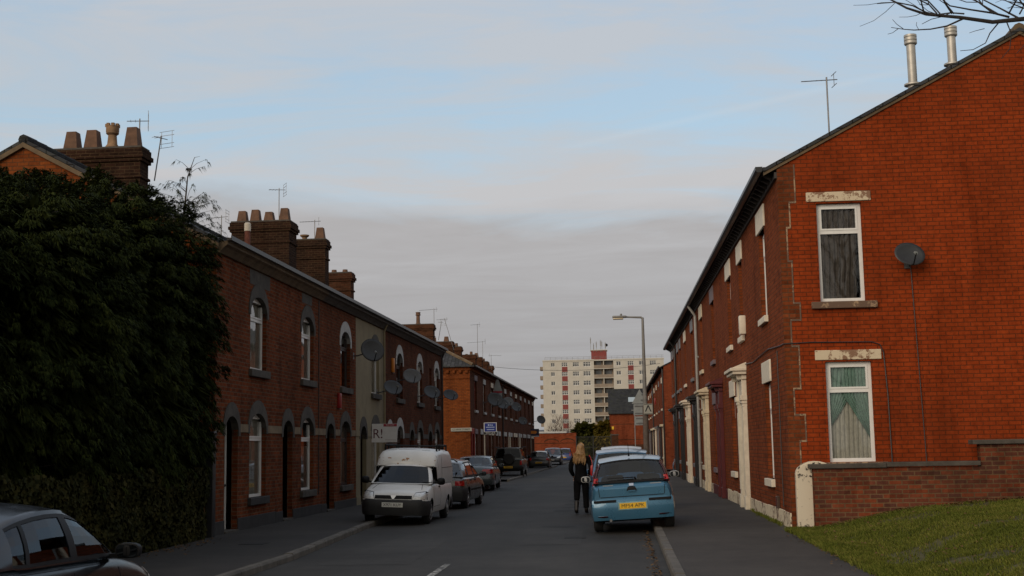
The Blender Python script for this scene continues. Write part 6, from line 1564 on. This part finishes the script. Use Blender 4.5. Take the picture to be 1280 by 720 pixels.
br([(2.38,10.1,5.01),(2.32,10.08,5.05),(2.29,10.08,5.09)],0.0030,0.0018); br([(2.34,10.1,5.02),(2.29,10.1,4.985),(2.25,10.1,4.975)],0.0030,0.0018); br([(2.5,10.1,4.995),(2.48,10.1,5.04),(2.485,10.1,5.065)],0.0024,0.0018)
br([(3.18,10,5.04),(3.05,9.95,5.06),(2.86,9.9,5.08),(2.70,9.9,5.12),(2.62,9.9,5.20),(2.55,9.9,5.30)],0.0096,0.0036)
br([(3.25,10,5.03),(3.12,10.05,5.14),(3.0,10.1,5.24),(2.92,10.15,5.36)],0.0084,0.0036)
br([(3.4,10,5.02),(3.25,9.9,5.12),(3.2,9.9,5.24),(3.05,9.85,5.38)],0.0096,0.0036); br([(3.75,9.95,5.0),(3.6,9.9,5.13),(3.38,9.9,5.22),(3.2,9.9,5.40)],0.0108,0.0036)
br([(3.1,10,5.0),(3.04,10.05,4.93),(3.0,10.05,4.85),(2.90,10.05,4.80),(2.80,10.05,4.795)],0.0060,0.0024); br([(3.0,10.05,4.97),(2.93,10.05,4.955),(2.88,10.05,4.94)],0.0030,0.0018)
br([(3.16,10,5.0),(3.19,10,4.90),(3.17,10,4.78),(3.10,10,4.70)],0.0054,0.0024); br([(3.4,10,5.0),(3.36,10,4.9),(3.28,10,4.8),(3.22,10,4.74)],0.0054,0.0024)
for _ in range(26):
    t=rnd.random(); p=Vector((lerp(4.2,2.5,t),lerp(9.9,10.0,t),lerp(4.98,5.1,t))); grow(mb,p-O,Vector((rnd.uniform(-1,.3),rnd.uniform(-.6,.6),rnd.uniform(.1,1))),.007,rnd.uniform(.25,.5),1,rnd,.6,.03,.003,3,.3)
for k in range(9):
    z=3.8+.5*k; a=rnd.uniform(-1.0,2.6); grow(mb,Vector((0,.1,z)),Vector((math.cos(a),math.sin(a),.55)),.085-.005*k,2.3-.12*k,4,rnd,.55,.10,.006)
mb.build('crown',M['twig'],o)

# ------------------------------------------------------------------ the woman
def skinmesh(name,nodes,edges,mat,parent,sub=2,root=0):
    """nodes: list of (x,y,z,rx[,ry])"""
    me=bpy.data.meshes.new(name); me.from_pydata([n[:3] for n in nodes],edges,[])
    o=bpy.data.objects.new(name,me); COL.objects.link(o)
    md=o.modifiers.new('s','SKIN'); md.use_smooth_shade=True
    for k,v in enumerate(me.skin_vertices[0].data): v.radius=(nodes[k][3],nodes[k][4] if len(nodes[k])>4 else nodes[k][3]); v.use_root=(k==root)
    if sub: sd=o.modifiers.new('b','SUBSURF'); sd.levels=sub; sd.render_levels=sub
    bpy.context.view_layer.update(); bake(o); o.data.materials.clear(); o.data.materials.append(mat)
    o.data.polygons.foreach_set('use_smooth',[True]*len(o.data.polygons)); o.parent=parent; return o
W=thing('person','woman with long blonde hair, black coat and boots walking away along the road','person',(-1.03,32.7,0),R(-3))
W.scale=(1.1,1.05,1)
# local: y forward (away from the camera), x right
hip=(0,0,.93)
N=[(0,.0,.95,.13,.10),(0,.01,1.12,.115,.09),(0,.0,1.32,.135,.095),(0,-.01,1.43,.10,.08),(0,.0,1.50,.055,.055),(0,.015,1.56,.055,.06),(0,.02,1.64,.078,.095),(0,.015,1.71,.07,.085),
   (-.16,-.01,1.41,.06),(-.215,-.03,1.26,.045),(-.225,-.03,1.13,.040),(-.20,.09,1.00,.034),(-.175,.16,.93,.028),
   (.16,-.01,1.41,.06),(.215,-.03,1.26,.045),(.225,-.03,1.13,.040),(.20,.09,1.02,.034),(.165,.17,.97,.028),
   (-.085,.0,.87,.085),(-.10,-.03,.52,.058),(-.105,-.10,.30,.048),(-.11,-.17,.14,.030),(-.11,-.12,.055,.026,.022),(-.11,-.06,.04,.022,.016),
   (.085,.02,.87,.085),(.095,.06,.52,.058),(.10,.05,.30,.048),(.10,.03,.10,.030),(.105,.10,.05,.026,.022),(.105,.15,.04,.022,.016)]
Ed=[(0,1),(1,2),(2,3),(3,4),(4,5),(5,6),(6,7),(3,8),(8,9),(9,10),(10,11),(11,12),(3,13),(13,14),(14,15),(15,16),(16,17),(0,18),(18,19),(19,20),(20,21),(21,22),(22,23),(0,24),(24,25),(25,26),(26,27),(27,28),(28,29)]
# hands: palm and five curled fingers on each wrist
for sg,wi in((-1,12),(1,17)):
    wx,wy,wz=N[wi][:3]; b=len(N); N.append((wx+.008*-sg,wy+.045,wz-.035,.030,.018)); Ed.append((wi,b))
    for k in range(4):
        ox=(k-1.5)*.017; L_=(.03,.036,.034,.026)[k]
        q=len(N); N+= [(wx+ox,wy+.078,wz-.055,.0085),(wx+ox*.95,wy+.078+L_*.7,wz-.078,.008),(wx+ox*.9,wy+.07+L_*.6,wz-.105,.007)]; Ed+=[(b,q),(q,q+1),(q+1,q+2)]
    q=len(N); N+=[(wx-sg*.034,wy+.05,wz-.028,.010),(wx-sg*.045,wy+.08,wz-.045,.009)]; Ed+=[(b,q),(q,q+1)]
body=skinmesh('body',N,Ed,M['skin'],W)
# face: nose, ears, eyes, lips
mb=MB(); mb.lathe([(.012,0),(.016,.01),(.008,.045)],8,(0,.118,1.605)); 
for sg in(-1,1): mb.lathe([(.012,-.006),(.022,0),(.012,.008)],10,(sg*.082,.015,1.64),'x')
mb.build('face_features',M['skin'],W,smooth=60)
mb=MB()
for sg in(-1,1): mb.bevbox(sg*.032-.013,sg*.032+.013,.104,.112,1.648,1.660,.003)
mb.bevbox(-.022,.022,.106,.113,1.578,1.588,.003); mb.build('eyes_and_lips',M['boot'],W)
# coat: body, sleeves, flared hem, collar
CN=[(0,-.01,.72,.20,.16),(0,.0,.93,.18,.14),(0,.01,1.12,.145,.115),(0,.0,1.30,.165,.12),(0,-.01,1.42,.13,.10),(0,-.005,1.49,.075,.07),
   (-.165,-.01,1.40,.078),(-.225,-.03,1.25,.064),(-.235,-.03,1.12,.058),(-.207,.07,1.02,.052),(-.185,.125,.965,.046),
   (.165,-.01,1.40,.078),(.225,-.03,1.25,.064),(.235,-.03,1.12,.058),(.207,.07,1.04,.052),(.178,.13,1.00,.046)]
skinmesh('coat',CN,[(0,1),(1,2),(2,3),(3,4),(4,5),(4,6),(6,7),(7,8),(8,9),(9,10),(4,11),(11,12),(12,13),(13,14),(14,15)],M['coat'],W,root=2)
TN=[(0,.0,.93,.14,.11),(-.09,.0,.84,.108),(-.10,-.03,.52,.080),(-.105,-.10,.32,.070),(.09,.02,.84,.108),(.095,.06,.52,.080),(.10,.05,.30,.072),(.10,.035,.13,.074),(0,.0,1.0,.13,.10)]
skinmesh('trousers',TN,[(8,0),(0,1),(1,2),(2,3),(0,4),(4,5),(5,6),(6,7)],M['trouser'],W)
for pts in ([(-.105,-.085,.36,.064),(-.11,-.15,.20,.055),(-.11,-.205,.10,.047),(-.11,-.12,.05,.046,.036),(-.11,-.03,.035,.040,.026)],[(.10,.048,.24,.050),(.10,.03,.10,.046),(.105,.10,.05,.046,.036),(.105,.19,.035,.04,.026)]):
    skinmesh('boot',pts,[(k,k+1) for k in range(len(pts)-1)],M['boot'],W)
# hair: cap and long strands down the back
mb=MB(); rnd=random.Random(71)
prof=[(0.0,.118),(.05,.108),(.085,.07),(.10,.02),(.103,-.04),(.09,-.10)]
o0=len(mb.v); n=24
for r_,h in prof:
    for k in range(n):
        a=2*math.pi*k/n; y=math.sin(a); f=1.0
        mb.v.append((r_*math.cos(a)*.92,.005+r_*1.12*y,1.655+h+ (max(0,y)*.14 if h<.03 else 0)))
for i in range(len(prof)-1):
    for k in range(n): mb.f.append([o0+i*n+k,o0+i*n+(k+1)%n,o0+(i+1)*n+(k+1)%n,o0+(i+1)*n+k]); mb.m.append(0)
for _ in range(170):
    a=rnd.uniform(math.pi*.95,math.pi*2.05); rr=.088; x=rr*math.cos(a)*.95; y=.01+rr*1.1*math.sin(a); zz_=rnd.uniform(1.60,1.70); l=rnd.uniform(.22,.38)
    ex=x*1.5+rnd.uniform(-.05,.05)-.03; ey=-.135+rnd.uniform(-.02,.015)
    mb.tube([(x,y,zz_),(x*1.12,y-.02,zz_-.10),(x*1.35-.01,min(y-.03,-.085),zz_-.20),((x*1.4+ex)/2,ey+.0,zz_-l*.65),(ex*.85,ey+.01,zz_-l)],[.010,.012,.013,.012,.003],5)
mb.build('hair',M['hair'],W,smooth=70)
# red shoulder bag
o=thing('handbag','red shoulder bag hanging at the right side of the walking woman','handbag',(-.73,32.76,.98))
mb=MB(); mb.bevbox(-.06,.07,-.17,.17,-.02,.26,.03); mb.build('bag',M['bagred'],o,smooth=40)
mb=MB(); mb.tube([(.0,-.15,.25),(-.03,-.10,.40),(-.08,-.02,.50),(-.05,.06,.40),(.0,.15,.25)],.012,6); mb.build('strap',M['bagred'],o)
mb=MB(); mb.bevbox(.068,.078,-.05,.05,.1,.16,.003); mb.build('flap',M['bagred'],o)
# ------------------------------------------------------------------ camera, world, sun
cam=bpy.data.cameras.new('Camera'); co=bpy.data.objects.new('Camera',cam); COL.objects.link(co); scene.camera=co
YAW,PITCH,ROLL=R(4.76),R(7.24),R(1.0)
f=Vector((-math.sin(YAW)*math.cos(PITCH),math.cos(YAW)*math.cos(PITCH),math.sin(PITCH)))
r=f.cross(Vector((0,0,1))).normalized(); u=r.cross(f)
r2=r*math.cos(ROLL)-u*math.sin(ROLL); u2=u*math.cos(ROLL)+r*math.sin(ROLL)
mt=Matrix((r2,u2,-f)).transposed().to_4x4(); mt.translation=Vector((0,0,1.70)); co.matrix_world=mt
cam.sensor_width=36; cam.lens=36*1575/1280; cam.clip_start=.1; cam.clip_end=4000

w=bpy.data.worlds.new('World'); scene.world=w; w.use_nodes=True
nt=w.node_tree; L=nt.links; bg=nt.nodes['Background']
sky=nt.nodes.new('ShaderNodeTexSky'); sky.sky_type='NISHITA'; sky.sun_disc=False; sky.sun_elevation=R(21); sky.sun_rotation=R(212); sky.air_density=1.0; sky.dust_density=1.2; sky.ozone_density=1.5
tc=nt.nodes.new('ShaderNodeTexCoord'); sx=nt.nodes.new('ShaderNodeSeparateXYZ'); L.new(tc.outputs['Generated'],sx.inputs[0])
X,Y,Z=sx.outputs
zz=mathn(nt,'MAXIMUM',Z,.0)
den=mathn(nt,'ADD',zz,.10)
px=mathn(nt,'DIVIDE',X,den); py=mathn(nt,'DIVIDE',Y,den)
cb=nt.nodes.new('ShaderNodeCombineXYZ'); L.new(px,cb.inputs[0]); L.new(py,cb.inputs[1])
mp=nt.nodes.new('ShaderNodeMapping'); L.new(cb.outputs[0],mp.inputs[0]); mp.inputs['Scale'].default_value=(1.0,1.0,1); mp.inputs['Location'].default_value=(3.1,1.7,0); mp.inputs['Rotation'].default_value=(0,0,R(12))
n1=noise_tex(nt,mp.outputs[0],1.05,8,.60,.45); n2=noise_tex(nt,mp.outputs[0],.42,4,.5,.2)
mp2=nt.nodes.new('ShaderNodeMapping'); L.new(cb.outputs[0],mp2.inputs[0]); mp2.inputs['Scale'].default_value=(.8,2.2,1); mp2.inputs['Location'].default_value=(7.3,2.2,0); mp2.inputs['Rotation'].default_value=(0,0,R(-20))
n3=noise_tex(nt,mp2.outputs[0],1.5,7,.62,.6)
SKYGAIN=6.9   # clouds are given in the same units as the physical sky before the background strength
def sc(c,g=1): return tuple(x*SKYGAIN*g for x in c)
elev=mathn(nt,'ADD',mathn(nt,'ADD',Z,mathn(nt,'MULTIPLY',mathn(nt,'SUBTRACT',n1.outputs['Fac'],.5),.09)),mathn(nt,'MULTIPLY',mathn(nt,'SUBTRACT',n2.outputs['Fac'],.5),.10))
low=ramp(nt,elev,[(.0,(.0,)*3),(.172,(.0,)*3),(.200,(1,)*3)])       # 0 inside the grey bank near the horizon
bank=mixc(nt,ramp(nt,n3.outputs['Fac'],[(.3,(0,0,0)),(.7,(1,1,1))]),ramp(nt,Z,[(.0,sc((.30,.292,.292))),(.10,sc((.345,.335,.338))),(.22,sc((.40,.388,.39)))]),ramp(nt,Z,[(.0,sc((.33,.325,.328))),(.10,sc((.39,.388,.395))),(.22,sc((.47,.465,.475)))]))
wisp=ramp(nt,n3.outputs['Fac'],[(.40,(0,)*3),(.62,(1,)*3)])
edge=ramp(nt,elev,[(.165,(0,)*3),(.205,(.50,)*3),(.235,(.0,)*3),(.34,(.0,)*3)])
blue=mixc(nt,.72,sky.outputs[0],ramp(nt,Z,[(.12,sc((.42,.55,.63))),(.25,sc((.40,.555,.665))),(.5,sc((.37,.48,.645)))]))
upper=mixc(nt,mathn(nt,'MINIMUM',mathn(nt,'ADD',mathn(nt,'MULTIPLY',wisp,.62),mathn(nt,'ADD',edge,.12)),1.0),blue,mixc(nt,n1.outputs['Fac'],sc((.54,.53,.535)),sc((.47,.48,.50))))
fac=mathn(nt,'ADD',ramp(nt,mathn(nt,'MULTIPLY',Y,-1.0),[(.0,(0,0,0)),(.5,(.85,)*3)]),ramp(nt,mathn(nt,'ABSOLUTE',X),[(.45,(0,0,0)),(.9,(.6,)*3)])); fac=mathn(nt,'MINIMUM',fac,1.0)
blue=mixc(nt,low,bank,upper)
cloudcol=sc((.44,.43,.42))+(1,)
back=ramp(nt,mathn(nt,'MULTIPLY',Y,-1.0),[(.0,(0,0,0)),(.4,(1,1,1))])
cloudcol=mixc(nt,back,cloudcol,sc((.44,.41,.36))+(1,))
def pixdir(x,y): return (f+r2*((x-640)/1575)-u2*((y-360)/1575)).normalized()
a_,b_2=pixdir(720,182),pixdir(1130,88); nn_=a_.cross(b_2).normalized(); mid_=(a_+b_2).normalized()
def dotv(v):
    n=nt.nodes.new('ShaderNodeVectorMath'); n.operation='DOT_PRODUCT'; L.new(tc.outputs['Generated'],n.inputs[0]); n.inputs[1].default_value=v; return n.outputs['Value']
trail=mathn(nt,'MULTIPLY',ramp(nt,mathn(nt,'ABSOLUTE',dotv(nn_)),[(.0,(.16,)*3),(.0035,(0,0,0))]),ramp(nt,dotv(mid_),[(.988,(0,0,0)),(.996,(1,1,1))]))
L.new(mixc(nt,trail,mixc(nt,fac,blue,cloudcol),sc((.62,.62,.62))+(1,)),bg.inputs['Color']); bg.inputs['Strength'].default_value=.15
sun=bpy.data.lights.new('Sun','SUN'); sun.energy=1.75; sun.angle=R(42); sun.color=(1,.84,.66)
so=bpy.data.objects.new('Sun',sun); COL.objects.link(so)
az=R(212); el=R(22)     # compass-like: 180 = from behind the camera
d=Vector((math.sin(az)*math.cos(el),math.cos(az)*math.cos(el),math.sin(el)))
so.rotation_euler=d.to_track_quat('Z','Y').to_euler()
vs=scene.view_settings; vs.view_transform='Standard'; vs.look='None'; vs.exposure=.10; vs.gamma=1; vs.use_curve_mapping=False
scene.render.engine='CYCLES'; cy=scene.cycles; cy.use_denoising=True; cy.max_bounces=5; cy.transparent_max_bounces=12; cy.caustics_reflective=False; cy.caustics_refractive=False
